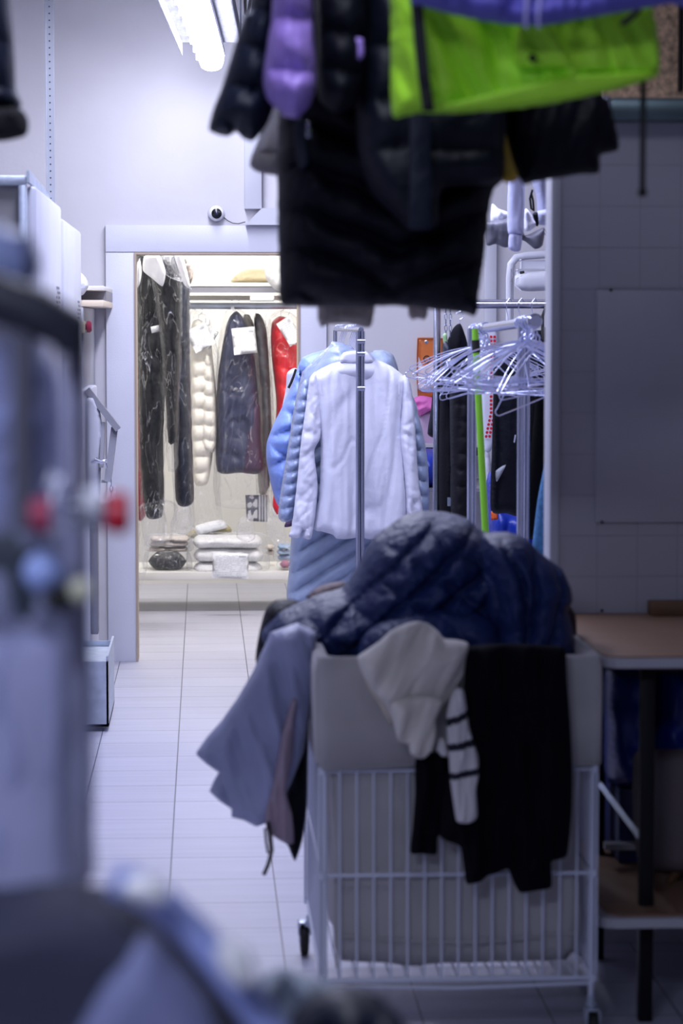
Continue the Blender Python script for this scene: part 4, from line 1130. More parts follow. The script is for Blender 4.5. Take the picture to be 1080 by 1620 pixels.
# blue tubs
for (ol, d, lab, s_) in (([(768, 765), (790, 758), (800, 800), (846, 812), (850, 850), (852, 1116), (768, 1116)], 10.5, 'royal blue plastic bag on the floor behind the green pole', 3),
                         ([(842, 790), (850, 772), (880, 770), (900, 790), (900, 1130), (842, 1130)], 10.3, 'royal blue plastic bag behind the felt roll', 6),
                         ([(640, 724), (650, 712), (692, 712), (696, 760), (690, 770), (645, 770)], 11.4, 'blue plastic tub behind the right sleeve of the white shirt', 9)):
    tag(pillow('blue_bag', ol, d, .16, M['blueplastic'], None, step=6, rad=24, disp=folds(16, .03, s_, low=2)), lab, 'bag')
tag(pillow('orange_label', [(776, 809), (787, 808), (788, 822), (777, 823)], 10.3, .003, mat('orange_label', (.75, .12, .02), .5), None, step=3, rad=2, smooth=False), 'small orange label on the blue bag behind the green pole', 'label')
# work table against the back wall
wt = empty('side_table', P(680, 800, 11.5), 'dark low table at the back wall carrying the blue plastic tub', 'table')
MB().box((Xp(640, 11.6), 11.2, Zp(775, 11.4)), (Xp(900, 11.6), 11.95, Zp(770, 11.4))).build('table_top', M['greymetal'], wt, False)
for px in (650, 890): MB().box((Xp(px, 11.5) - .015, 11.3, 0), (Xp(px, 11.5) + .015, 11.33, Zp(775, 11.4))).build('leg', M['darkmetal'], wt, False)
ws = empty('wall_board', P(670, 706, 11.8), 'thin pale shelf board on the wall under the pink mesh bag', 'shelf')
MB().box((Xp(640, 11.8), 11.75, Zp(708, 11.8)), (Xp(760, 11.8), 11.98, Zp(704, 11.8))).build('board', M['edging'], ws)
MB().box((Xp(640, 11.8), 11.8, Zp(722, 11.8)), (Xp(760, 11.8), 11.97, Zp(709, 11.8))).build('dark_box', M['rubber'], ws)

# orange organiser and pink cloth
og = empty('wall_organiser', P(672, 630, D), 'orange vinyl wall pocket with a metal eyelet on the back wall', 'wall pocket')
pillow('backing', [(660, 534), (688, 534), (702, 536), (702, 632), (664, 632), (660, 600)], D - .02, .012, M['orange'], og, step=5, rad=4, smooth=False)
b = MB(); b.tube([P(x, y, D - .04) for x, y in ((661, 536), (660, 560), (660, 600), (662, 632))], .004, 6); b.tube([P(x, y, D - .04) for x, y in ((661, 536), (700, 536))], .004, 6)
b.build('piping', mat('dark_orange', (.32, .07, .015), .5), og)
MB().lathe([(.004, -.002), (.009, 0), (.009, .004), (.005, .005)], P(674, 541, D - .03), 'Y', 16).build('eyelet', M['chrome'], og)
b = MB(); b.tube([P(675 + 5 * math.cos(a), 568 + 5 * math.sin(a), D - .045) for a in np.linspace(0, 2 * math.pi, 14)[:-1]], .003, 6, closed=True); b.build('ring', M['rubber'], og)
pillow('pocket', [(661, 564), (668, 578), (684, 574), (694, 560), (696, 612), (662, 618)], D - .04, .02, mat('clear_pocket', (.62, .52, .55), .4), og, step=5, rad=6)
pc = tag(pillow('pink_cloth', [(652, 632), (664, 626), (680, 628), (692, 634), (694, 650), (680, 650), (664, 658), (655, 648)], D - .08, .04, M['pink'], None, step=3, rad=8, disp=folds(7, .02, 4, ang=70)), 'bunched bright pink cloth at the foot of the orange wall pocket', 'cloth')
tag(pillow('pink_bag', [(662, 655), (696, 650), (700, 704), (662, 704)], D - .05, .02, mat('mauve_mesh', (.42, .30, .45), .7), None, step=5, rad=6), 'mauve mesh bag hanging under the bunched pink cloth', 'bag')
tag(pillow('green_tag', [(700, 530), (706, 527), (708, 545), (702, 548)], 9.3, .006, mat('green_tag', (.25, .40, .20), .5), None, step=3, rad=3), 'small green tag beside the chain on the coat rack', 'tag')

# wall mounted ironing arm at upper right
ia = empty('sleeve_ironing_unit', P(850, 440, 10.8), 'white pipe frame with a padded sleeve ironing board on the wall', 'ironing arm')
q = [(900, 401), (870, 402), (830, 405), (816, 408), (808, 418), (806, 440), (806, 520)]
MB().tube([P(x, y, 10.8) for x, y in q], .0165, 12).build('pipe_frame', M['white_panel'], ia)
MB().box(P(822, 426, 10.75), P(900, 412, 10.70), .006).build('housing', M['white_panel'], ia)
MB().box(P(816, 436, 10.72), P(900, 428, 10.66), .006).build('bracket', M['casing'], ia)
pillow('padded_board', [(820, 433), (900, 428), (900, 456), (840, 461), (822, 459), (815, 452), (814, 443)], 10.6, .045, mat('ironing_pad', (.55, .56, .62), .8), ia, step=4, rad=12)
MB().tube([P(824, 436, 10.57), P(816, 441, 10.57), P(815, 452, 10.57), P(824, 460, 10.57)], .003, 6).build('pad_rim', M['shirt'], ia)
b = MB()
for k in range(4): b.tube([P(812 + k, 420, 10.7), P(809 + k * 2, 428, 10.7), P(812, 436 + k, 10.7), P(807 + k, 446, 10.7)], .0012, 5)
b.tube([P(808, 425, 10.7), P(808, 520, 10.7)], .0015, 5)
b.build('cords', M['greymetal'], ia)
for x, y in ((806, 515),): MB().tube([P(x, y, 10.8), P(x, y, 10.8) + Vector((0, 12.0 - 10.8, 0))], .012, 10).build('wall_stay', M['white_panel'], ia)
MB().tube([P(822, 432, 10.6), P(829, 431, 10.6)], .007, 8).build('knob', M['rubber'], ia)

# sweatshirts hanging at upper right
HD = 8.6
hs = thing('lavender_sweatshirt', HD, 820, 395, 'pale lavender sweatshirt hanging high with one sleeve down', 'sweatshirt')
pillow('sleeve', [(803, 200), (830, 200), (830, 300), (828, 368), (826, 372), (804, 370), (802, 330), (804, 270)], HD, .035, mat('lavender_jersey', (.42, .44, .64), .85, bump=(60, .002)), hs, step=4, rad=11, disp=folds(9, .008, 2, low=6))
pillow('cuff', [(806, 369), (825, 371), (823, 396), (813, 398), (804, 392)], HD, .025, mat('lavender_jersey', (.42, .44, .64)), hs, step=3, rad=8, disp=folds(3, .004, 4, low=8))
h2 = thing('grey_sweatshirt', HD + .1, 868, 350, 'pale grey sweatshirt hem with a dark drawcord loop beside the lavender sleeve', 'sweatshirt')
pillow('body', [(842, 200), (900, 200), (905, 350), (880, 352), (856, 354), (850, 338), (848, 310), (840, 280)], HD + .12, .04, mat('pale_grey_jersey', (.38, .40, .55), .85, bump=(60, .002)), h2, step=5, rad=12, disp=folds(14, .012, 5))
pillow('hem_band', [(850, 334), (900, 328), (900, 350), (854, 356)], HD + .08, .03, mat('pale_grey_jersey', (.38, .40, .55)), h2, step=4, rad=8)
MB().tube([P(x, y, HD + .02) for x, y in ((842, 300), (838, 314), (840, 330), (844, 334), (843, 318), (840, 306))], .004, 6).build('drawcord', M['rubber'], h2)
pillow('lining', [(842, 338), (850, 336), (852, 355), (848, 358)], HD + .04, .01, M['black'], h2, step=3, rad=3)
tag(pillow('white_garment', [(778, 322), (788, 330), (803, 336), (802, 348), (790, 356), (776, 350)], HD + .27, .03, M['shirt'], None, step=3, rad=8, disp=folds(6, .012, 8)), 'white crumpled garment left of the lavender sweatshirt sleeve', 'garment')
tag(pillow('white_towel', [(830, 330), (838, 336), (848, 356), (836, 366), (829, 362)], HD + .05, .03, M['shirt'], None, step=3, rad=6, disp=folds(5, .008, 9)), 'white towel corner just right of the lavender sweatshirt sleeve', 'towel')
tag(pillow('grey_cover', [(770, 352), (800, 346), (806, 330), (808, 205), (824, 205), (826, 340), (830, 372), (860, 360), (858, 388), (846, 394), (826, 380), (800, 392), (784, 386), (770, 388)], HD + .2, .03, mat('grey_plastic_cover', (.11, .11, .14), .5), None, step=4, rad=8, disp=folds(9, .01, 6)), 'grey plastic cover sagging under the sweatshirts', 'plastic cover')
for k in range(5):
    b = MB(); b.tube([P(x, y, HD + .2) for x, y in ((855 + 3 * k, 362), (860 + 3 * k, 372 + k), (866 + 4 * k, 366 + 2 * k), (880 + 2 * k, 360 + 5 * k))], .0013, 5)
    tag(b.build('loose_wire', M['rubber']), 'loose dark wire curling below the grey sweatshirt hem', 'wire', 'loose wires below the sweatshirts')
hl = tag(MB().tube([(Xp(770, HD + .1), HD + .1, Zp(205, HD)), (2.6, HD + .1, Zp(205, HD))], .012, 10).build('clothes_rail', M['rackmetal']), 'high clothes rail holding the lavender and grey sweatshirts', 'rail')

# ------------------------------------------------------------------ laundry cart
CY0, CY1 = 5.5, 6.3
cx0, cx1 = Xp(510, CY0), Xp(945, CY0)
zT, zM, zB = Zp(1222, CY0), Zp(1388, CY0), Zp(1555, CY0)
ZR = Zp(1046, CY0)
lc = empty('laundry_cart', ((cx0 + cx1) / 2, (CY0 + CY1) / 2, 0), 'white wire laundry cart with a canvas liner, heaped with dark clothes', 'laundry cart')


def wire_panel(name, a, b_, n, side):
    mb = MB(); a, b_ = Vector(a), Vector(b_)
    for z, r_ in ((zT, .0042), (zM, .0042), (zB, .0055)): mb.tube([Vector((a.x, a.y, z)), Vector((b_.x, b_.y, z))], r_, 8)
    mb.tube([Vector((a.x, a.y, zB - .012)), a.lerp(b_, .5).xy.to_3d() + Vector((0, 0, zB - .020)), Vector((b_.x, b_.y, zB - .012))], .004, 8)
    for k in range(n + 1):
        q = a.lerp(b_, k / n); mb.tube([Vector((q.x, q.y, zB - .004)), Vector((q.x, q.y, ZR - .01))], .0028, 6)
    return mb.build(name, M['whitewire'], lc)


for nm, a, b_, n in (('front_wire_panel', (cx0, CY0, 0), (cx1, CY0, 0), 16), ('rear_wire_panel', (cx0, CY1, 0), (cx1, CY1, 0), 16),
                     ('left_wire_panel', (cx0, CY0, 0), (cx0, CY1, 0), 20), ('right_wire_panel', (cx1, CY0, 0), (cx1, CY1, 0), 20)):
    wire_panel(nm, a, b_, n, 0)
mb = MB()
for k in range(17): x = cx0 + (cx1 - cx0) * k / 16; mb.tube([(x, CY0, zB), (x, CY1, zB)], .0025, 6)
mb.build('bottom_wires', M['whitewire'], lc)
mb = MB(); mb.tube([(cx0, CY0, ZR), (cx1, CY0, ZR), (cx1, CY1, ZR), (cx0, CY1, ZR)], .005, 8, closed=True); mb.build('rim', M['whitewire'], lc)
for x in (cx0, cx1):
    for y in (CY0, CY1):
        mb = MB(); s_ = -1 if x == cx0 else 1
        mb.tube([(x - s_ * .004, y, zB - .045), (x - s_ * .004, y, ZR)], .0058, 10)
        mb.tube([(x + s_ * .007, y, zB - .01), (x + s_ * .007, y, ZR - .02)], .003, 8)
        for z in (zT, zM, zB): mb.tube([(x, y, z - .008), (x, y, z + .008)], .0095, 10)
        mb.build('corner_post', M['whitewire'], lc)
        f = y == CY0
        mb = MB(); mb.tube([(x - s_ * .004, y, .085), (x - s_ * .004, y, zB - .04)], .0085, 12); mb.tube([(x - s_ * .004, y, .082), (x - s_ * .004, y, .095)], .013, 12)
        fork = mb.build('caster_stem', M['galv'], lc)
        wy = y + (.03 if not f else -.02); wx = x - s_ * .004 - (.012 if (x == cx0 and not f) else 0)
        MB().box((wx - .016, wy - .022, .055), (wx - .012, wy + .02, .088), .001).box((wx + .012, wy - .022, .055), (wx + .016, wy + .02, .088), .001).box((wx - .016, wy - .022, .083), (wx + .016, wy + .02, .088), .001).build('fork', M['galv'], fork)
        MB().lathe([(.028, -.011), (.038, -.009), (.040, 0), (.038, .009), (.028, .011)], (wx, wy, .040), 'X', 28).build('wheel', M['rubber'], fork)
        MB().lathe([(.010, -.0135), (.014, -.012), (.014, .012), (.010, .0135)], (wx, wy, .040), 'X', 16).build('hub', M['galv'], fork)


def liner():
    """canvas bag inside the wires, turned over the rim; rounded-rectangle rings"""
    prof = [(.016, 'fold'), (.017, .60), (.018, .35), (.018, .15), (.014, .02), (.004, -.008), (-.008, 0.0), (-.014, .04), (-.012, .2), (-.009, .45), (-.010, .8), (-.012, 1.1), (-.014, 1.5), (-.018, 1.9), (-.018, 2.5), (-.024, 2.8), (-.038, 2.94), (-.08, 3.0)]
    NU = 220
    hx, hy = (cx1 - cx0) / 2, (CY1 - CY0) / 2; ccx, ccy = (cx0 + cx1) / 2, (CY0 + CY1) / 2
    zf = ZR - (Zp(1046, CY0) - Zp(1214, CY0)); H = ZR - zf

    def ring(off, depth, fold=False, k=0):
        out = []
        ax_, ay_ = hx + off, hy + off; rr_ = .035
        per = 2 * (ax_ + ay_) * 2
        for i in range(NU):
            s_ = i / NU * per; L = [2 * ax_, 2 * ay_, 2 * ax_, 2 * ay_]; j = 0
            while s_ > L[j]: s_ -= L[j]; j += 1
            if j == 0: x, y = -ax_ + s_, -ay_
            elif j == 1: x, y = ax_, -ay_ + s_
            elif j == 2: x, y = ax_ - s_, ay_
            else: x, y = -ax_, ay_ - s_
            # round the corners
            qx, qy = abs(x) - (ax_ - rr_), abs(y) - (ay_ - rr_)
            if qx > 0 and qy > 0:
                l_ = math.hypot(qx, qy); f_ = rr_ / max(l_, 1e-6)
                if f_ < 1: x = math.copysign(ax_ - rr_ + qx * f_, x); y = math.copysign(ay_ - rr_ + qy * f_, y)
            u = i / NU * 24
            wob = float(fbm(u * .8, k * .35, 5, 2))
            nx, ny = x / ax_, y / ay_
            m_ = max(abs(nx), abs(ny)); nx, ny = (math.copysign(1, nx) if abs(nx) > .96 * m_ else 0), (math.copysign(1, ny) if abs(ny) > .96 * m_ else 0)
            amp = (.004 if k < 6 else .0 if k < 9 else .010 + .01 * min(1, (k - 9) / 4))
            w = wob * amp - (amp * .5 if k >= 9 else 0)
            # the bag bellies between the wires low down
            dz = 0
            if fold: dz = float(fbm(u * .5, 3.3, 9, 2)) * .022
            if k >= 15: dz = .015 * float(fbm(u * .7, 1.7, 19, 2))
            out.append(Vector((ccx + x + nx * w, ccy + y + ny * w, ZR + .006 - depth * H + dz)))
        return out
    V = []; Fc = []
    for k, (o_, dp) in enumerate(prof):
        V += ring(o_, 1.02 if dp == 'fold' else dp, dp == 'fold', k)
    for k in range(len(prof) - 1):
        for i in range(NU):
            j = (i + 1) % NU
            Fc.append((k * NU + i, k * NU + j, (k + 1) * NU + j, (k + 1) * NU + i))
    c0 = len(V); V.append(Vector((ccx, ccy, ZR - 3.0 * H)))
    b0 = (len(prof) - 1) * NU
    for i in range(NU): Fc.append((b0 + i, b0 + (i + 1) % NU, c0))
    o = mk('canvas_liner', V, Fc, M['canvas'], lc)
    md = o.modifiers.new('thick', 'SOLIDIFY'); md.thickness = .0025; md.offset = 0
    return o


ln_ = liner()
mb = MB()
mb.tube([(cx0 + .03 + (cx1 - cx0 - .06) * t, CY0 + .022 + .006 * math.sin(t * 9), Zp(1493, CY0) + .018 * (2 * t - 1) ** 2 - .010) for t in np.linspace(0, 1, 30)], .003, 6)
mb.build('seam', M['canvas'], ln_)
mb = MB(); mb.tube([(cx0 + .032, CY0 + .016 + .004 * math.sin(t * 7), ZR - .27 - .42 * t) for t in np.linspace(0, 1, 12)], .0035, 6); mb.build('side_seam', M['canvas'], ln_)

# clothes heaped on the cart
hp = thing('navy_quilted_jacket', 5.9, 640, 1040, 'navy quilted puffer jacket heaped on top of the laundry cart', 'jacket')


def heapdisp(x, y):
    # seams sweep from lower left up to the right, crossed by shorter ones
    u = (y * .80 + x * .62 + 26 * np.sin((x - 560) / 120.0) + fbm(x / 60, y / 60, 3) * 12) / 50
    v = (y * .70 - x * .66 + 20 * np.sin((y - 900) / 70.0) + fbm(x / 50, y / 50, 8) * 12) / 62
    b = np.minimum(puff(u, .5), .35 + .65 * puff(v, .5))
    return .060 * b + .014 * fbm(x / 18, y / 18, 5, 3) + .004 * fbm(x / 5, y / 5, 6, 2)


pillow('body', [(412, 1004), (425, 985), (440, 968), (470, 955), (505, 940), (540, 930), (560, 905), (578, 870), (592, 850), (615, 832), (640, 815), (668, 808), (705, 810), (738, 820), (760, 838), (790, 850), (820, 880), (830, 940), (828, 1000), (826, 1052), (740, 1056), (620, 1060), (520, 1056), (470, 1050), (430, 1040)],
       5.95, .20, M['navy'], hp, step=4.0, rad=90, disp=heapdisp)
pillow('sleeve', [(762, 850), (780, 842), (805, 842), (832, 852), (850, 870), (868, 885), (888, 900), (900, 925), (903, 948), (896, 962), (902, 985), (908, 1010), (909, 1040), (880, 1056), (800, 1058), (764, 1050), (756, 980), (752, 910)],
       5.8, .13, M['navy'], hp, step=4.0, rad=50, disp=lambda x, y: .048 * puff((x + (y - 850) * .16 * np.sign(x - 820) + 10 * np.sin(y / 40.) + fbm(x / 50, y / 50, 2) * 12) / 44, .5) + .014 * fbm(x / 16, y / 30, 15, 3) + .006 * puff(y / 52. + x / 160, .5))
pillow('folded_edge', [(560, 1046), (570, 1010), (600, 985), (650, 968), (700, 962), (760, 968), (790, 990), (790, 1052), (700, 1060), (600, 1060)],
       5.72, .07, M['navy'], hp, step=4.5, rad=40, disp=lambda x, y: .026 * puff((x * .75 - y * .6 + fbm(x / 40, y / 40, 4) * 14) / 58, .5) + .008 * fbm(x / 14, y / 14, 35, 3))
bj = thing('black_jacket', 5.95, 440, 1040, 'black jacket edge at the left end of the clothes heap', 'jacket')
pillow('shell', [(404, 1040), (410, 1000), (420, 965), (436, 950), (462, 948), (480, 958), (470, 990), (450, 1040), (430, 1070), (410, 1070)], 6.02, .08, M['black'], bj, step=5, rad=22, disp=folds(18, .02, 3))
pillow('lining', [(484, 945), (500, 930), (522, 922), (545, 920), (548, 930), (520, 942), (498, 950)], 6.1, .05, mat('dusty_brown_lining', (.20, .14, .14), .7), bj, step=5, rad=12)
bk = thing('brown_jacket', 6.0, 905, 1000, 'dark brown jacket tucked between the heap and the tiled partition', 'jacket')
pillow('shell', [(880, 950), (898, 955), (910, 972), (912, 1000), (908, 1035), (880, 1040)], 5.95, .06, mat('dark_brown_fabric', (.035, .02, .02), .8), bk, step=5, rad=18, disp=folds(14, .015, 6))

# coat hanging over the left side
dc = thing('hazed_coat', 5.75, 400, 1310, 'dark coat with pale lavender haze put into its colour, hanging off the left side of the laundry cart', 'coat')
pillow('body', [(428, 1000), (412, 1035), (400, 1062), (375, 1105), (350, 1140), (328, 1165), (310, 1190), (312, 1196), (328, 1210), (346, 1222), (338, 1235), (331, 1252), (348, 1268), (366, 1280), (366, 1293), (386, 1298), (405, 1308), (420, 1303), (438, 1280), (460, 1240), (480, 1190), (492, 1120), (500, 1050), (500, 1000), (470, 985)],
       5.7, .04, M['haze_grey'], dc, step=5, rad=26, disp=folds(46, .035, 14, ang=-18, low=4, fine=.3), smooth=False)
pillow('belt', [(452, 1135), (462, 1105), (470, 1108), (464, 1150), (462, 1200), (452, 1250), (462, 1290), (464, 1334), (440, 1328), (422, 1312), (420, 1285), (432, 1240), (440, 1190)], 5.62, .012, M['mauve'], dc, step=4, rad=9, disp=folds(10, .012, 7, low=6))
mb = MB(); mb.tube([P(*q, 5.6) for q in ((424, 1300), (428, 1325), (430, 1345), (424, 1368), (417, 1384))], .0045, 8); mb.tube([P(*q, 5.62) for q in ((419, 1310), (421, 1332), (424, 1350))], .003, 8)
mb.build('drawcord', M['rubber'], dc)
b2 = thing('black_coat', 5.9, 470, 1360, 'black coat hanging behind the haze tinted coat against the cart side', 'coat')
pillow('panel', [(470, 1080), (488, 1100), (487, 1200), (485, 1280), (478, 1330), (467, 1362), (460, 1350), (454, 1336), (436, 1324), (440, 1290), (456, 1230)], 5.78, .03, M['black'], b2, step=5, rad=14, disp=folds(16, .014, 2))

# garments over the front rim
cs = thing('cream_sweater', 5.42, 660, 1200, 'cream ribbed wool sweater sleeve draped over the front rim of the cart', 'sweater')


def creamd(x, y): return folds(46, .050, 5, ang=28, low=4, fine=.25)(x, y) + .0012 * np.sin((x * .85 + y * .35) * 1.15)


pillow('sleeve', [(565, 1040), (580, 1028), (600, 1014), (618, 998), (640, 987), (658, 983), (676, 986), (692, 998), (702, 1010), (722, 1012), (738, 1016), (742, 1024), (738, 1042), (734, 1068), (716, 1098), (700, 1122), (686, 1140), (672, 1152), (660, 1168), (636, 1176), (628, 1168), (620, 1140), (605, 1112), (590, 1095), (574, 1068)],
       5.42, .035, M['cream'], cs, step=3.4, rad=34, disp=creamd)
pillow('cuff', [(620, 1108), (660, 1100), (690, 1102), (700, 1112), (690, 1138), (690, 1160), (684, 1186), (672, 1199), (660, 1200), (649, 1192), (646, 1178), (630, 1172), (624, 1150)], 5.38, .022, M['cream'], cs, step=3.4, rad=16, disp=lambda x, y: folds(20, .018, 8, ang=20)(x, y) + .001 * np.sin(x * 1.3))
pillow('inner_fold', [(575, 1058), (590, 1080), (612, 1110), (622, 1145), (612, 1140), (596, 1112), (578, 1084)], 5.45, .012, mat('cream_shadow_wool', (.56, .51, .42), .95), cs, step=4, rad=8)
sp_ = thing('striped_sweater', 5.4, 735, 1300, 'white sweater sleeve with navy stripes hanging beside the cream sleeve', 'sweater')


def stripes(x, y):
    t = y + (x - 725) * (.42 if y < 1160 else .22)
    for a, b__ in ((1128, 1140), (1172, 1184), (1219, 1230)):
        if a <= t <= b__: return 1
    return 0


pillow('sleeve', [(712, 1104), (722, 1088), (733, 1092), (738, 1120), (742, 1150), (748, 1172), (756, 1196), (757, 1225), (753, 1250), (755, 1290), (748, 1300), (736, 1303), (722, 1299), (717, 1272), (712, 1235), (710, 1205), (706, 1160), (706, 1130)],
       5.37, .02, [M['stripe_white'], M['stripe_navy']], sp_, step=2.2, rad=12, matfn=stripes, disp=addf(folds(9, .010, 5, low=6), lambda x, y: .004 * (np.abs(x - 737) > 2)))
pillow('cuff_scrap', [(690, 1184), (696, 1166), (706, 1172), (709, 1196), (698, 1196)], 5.4, .012, M['stripe_white'], sp_, step=3, rad=6)
bs = thing('knitted_trousers', 5.42, 820, 1405, 'black knitted trousers draped wide over the right half of the cart front', 'trousers')
pillow('cloth', [(738, 1028), (760, 1020), (800, 1018), (850, 1020), (888, 1023), (895, 1034), (897, 1080), (902, 1150), (905, 1220), (904, 1290), (897, 1352), (884, 1360), (872, 1364), (872, 1403), (850, 1409), (822, 1412), (812, 1395), (803, 1375), (785, 1382), (770, 1386), (760, 1395), (738, 1398), (733, 1370), (728, 1340), (705, 1330), (694, 1318), (700, 1260), (716, 1180), (732, 1100)],
       5.42, .03, M['blackknit'], bs, step=5, rad=28, disp=folds(32, .028, 11, low=5, fine=.35))
b3 = thing('black_long_sleeve', 5.45, 675, 1350, 'narrow black sleeve hanging on the cart front under the cream sweater', 'garment')
pillow('sleeve', [(658, 1196), (690, 1190), (712, 1200), (712, 1260), (700, 1312), (692, 1325), (690, 1352), (668, 1351), (649, 1349), (652, 1310), (656, 1260)], 5.45, .02, M['blackknit'], b3, step=5, rad=14, disp=folds(14, .014, 13, low=5))
MB().tube([P(x, 1316, 5.425) for x in (654, 665, 678, 692)], .0012, 5).build('cuff_seam', M['black'], b3)

# ------------------------------------------------------------------ work table on the right
TZ = .86
tb = empty('work_table', (1.35, 6.0, 0), 'black legged work table with brown top and lower shelf by the tiled partition', 'table')


def rounded_top(z, th, name, m, inset, y0, y1, x0, x1, rr_=.05, parent=None):
    pts = []
    for k in range(9):
        a = math.pi / 2 * k / 8
        pts.append((x0 + inset + rr_ - rr_ * math.cos(a) , y0 + inset + rr_ - rr_ * math.sin(a)))
    pts += [(x1, y0 + inset), (x1, y1), (x0 + inset, y1)]
    n = len(pts); v = [Vector((a, b__, z)) for a, b__ in pts] + [Vector((a, b__, z - th)) for a, b__ in pts]
    f = [tuple(range(n)), tuple(reversed(range(n, 2 * n)))] + [(i, i + n, (i + 1) % n + n, (i + 1) % n) for i in range(n)]
    return MB().add(v, f).build(name, m, parent, False)


tx0, ty0, ty1 = .885, 5.56, PD - .004
rounded_top(TZ, .028, 'table_top', M['wood'], .006, ty0, ty1, tx0, 2.2, .05, tb)
rounded_top(TZ - .004, .022, 'edge_band', M['edging'], 0, ty0, ty1, tx0 - .004, 2.2, .055, tb)
rounded_top(.27, .02, 'lower_shelf', M['wood'], .02, ty0, ty1, tx0, 2.2, .05, tb)
rounded_top(.266, .022, 'shelf_edge_band', M['edging'], 0, ty0, ty1, tx0 - .01, 2.2, .055, tb)
for (x, y) in ((Xp(1029, 5.68), 5.68), (Xp(951, 6.25), 6.25), (2.1, 5.68), (2.1, 6.25)):
    MB().box((x - .016, y - .016, 0), (x + .016, y + .016, TZ - .03), .002).build('leg', M['darkmetal'], tb)
MB().box((Xp(951, 6.25), 6.24, TZ - .06), (2.1, 6.26, TZ - .03)).build('rear_apron', M['darkmetal'], tb)
MB().box((Xp(1029, 5.68), 5.67, TZ - .05), (2.1, 5.69, TZ - .03)).build('front_apron', M['darkmetal'], tb)
mb = MB(); mb.tube([P(950, 1242, 6.2), P(1024, 1340, 5.75)], .009, 4); mb.build('brace', M['galv'], tb)
wbk = MB().box((Xp(1030, 6.38), 6.33, TZ), (2.0, 6.405, Zp(957, 6.35)), .003).build('wood_block', M['woodblock'])
tag(wbk, 'dark wooden block lying at the back of the brown table top', 'wood block')
for k, (ol, lab) in enumerate((([(956, 1060), (980, 1050), (1030, 1052), (1030, 1110), (1032, 1180), (1030, 1236), (960, 1236), (955, 1150)], 'royal blue stuffed bag under the table, left of the black front leg'),
                               ([(1036, 1060), (1060, 1050), (1130, 1052), (1140, 1180), (1130, 1240), (1036, 1238), (1030, 1150)], 'royal blue stuffed bag under the table, right of the black front leg'))):
    tag(pillow('blue_bag', ol, 6.2, .12, M['blueplastic'], None, step=7, rad=30, disp=folds(26, .035, 7 + k, low=2)), lab, 'bag')
dbx = tag(MB().box((Xp(966, 6.3), 6.12, .272), (2.05, 6.38, Zp(1240, 6.25)), .006).build('storage_box', mat('dark_blue_box', (.006, .016, .11), .5)), 'dark blue storage box on the lower shelf beneath the blue bags', 'box')
MB().box((Xp(962, 6.1), 6.08, Zp(1350, 6.1)), (Xp(1015, 6.1), 6.115, Zp(1340, 6.1))).build('label_strip', M['edging'], dbx)
ch_ = empty('upholstered_stool', P(1060, 1450, 5.95), 'taupe upholstered stool standing on the lower shelf of the work table', 'stool')
pillow('backrest', [(1000, 1200), (1004, 1190), (1016, 1186), (1060, 1185), (1120, 1186), (1140, 1200), (1140, 1370), (1100, 1380), (1030, 1378), (1012, 1370), (1002, 1320)], 5.9, .05, M['greyfelt'], ch_, step=8, rad=26)
for (a, c_) in (((1072, 1375), (1055, 1455)), ((1118, 1375), (1130, 1455))):
    p0, p1 = P(*a, 5.9), P(*c_, 5.9); p1.z = .27
    MB().tube([p0, p1], [.014, .009], 10).build('leg', M['woodblock'], ch_)
sbox('baseboard_middle', (PX0, PD - .012, 0), (3.3, PD - .001, .075), M['edging'])

# ------------------------------------------------------------------ garments hanging overhead, near the viewer
ov = tag(MB().tube([(-1.6, 4.75, 2.62), (3.3, 4.75, 2.62)], .016, 12).build('overhead_rail', M['rackmetal']), 'overhead steel rail from which the near dark coats hang', 'rail')
oc = thing('long_black_puffer', 4.8, 610, 490, 'long black puffer coat with chevron quilting hanging overhead', 'coat')
pillow('body', [(478, -320), (456, 0), (444, 150), (440, 200), (438, 300), (440, 400), (443, 478), (470, 484), (520, 486), (565, 487), (610, 484), (660, 486), (700, 492), (735, 495), (752, 499), (758, 460), (766, 400), (772, 340), (780, 300), (800, 280), (830, 200), (840, 0), (820, -320)],
       4.8, .11, M['black'], oc, step=5, rad=50, disp=quilt(4.8, 66, 0, .05, chev=(620, 300, .42), seed=3, warp=14, wr=.006), ragged=1.0)
pillow('pocket_flap', [(466, 190), (482, 186), (492, 232), (490, 262), (474, 268), (466, 230)], 4.66, .006, M['navy_dark'], oc, step=4, rad=6)
MB().box(P(488, 207, 4.62) - Vector((.004, .002, .012)), P(488, 207, 4.62) + Vector((.004, .002, .016)), .001).build('zip_pull', M['chrome'], oc)
oc2 = thing('black_short_puffer', 4.5, 610, 360, 'black puffer jacket hanging in front of the long black coat, left of neon green', 'jacket')
pillow('sleeve', [(494, -320), (498, 0), (500, 80), (500, 130), (506, 160), (530, 180), (560, 170), (575, 130), (580, 60), (578, 0), (570, -320)], 4.5, .08, M['black'], oc2, step=6, rad=32, disp=quilt(4.5, 60, 6, .03, seed=6, warp=8, wr=.006))
pillow('body', [(570, -320), (574, 20), (566, 90), (562, 160), (564, 230), (572, 270), (590, 310), (620, 340), (644, 362), (690, 360), (700, 300), (780, 290), (800, 240), (800, -320)], 4.58, .08, mat('blue_black_nylon', (.003, .005, .013), .55, bump=(30, .004), spec=.25), oc2, step=6, rad=36, disp=quilt(4.5, 80, 0, .022, seed=16, warp=10, wr=.006))
pillow('purple_lining', [(550, 66), (560, 58), (574, 62), (576, 88), (566, 98), (552, 94)], 4.42, .01, M['purple'], oc2, step=4, rad=8)
mb = MB(); mb.box((Xp(648, 4.45), 4.462, Zp(362, 4.45)), (Xp(682, 4.45), 4.47, Zp(180, 4.45)), .002); mb.build('placket', M['navy_dark'], oc2)
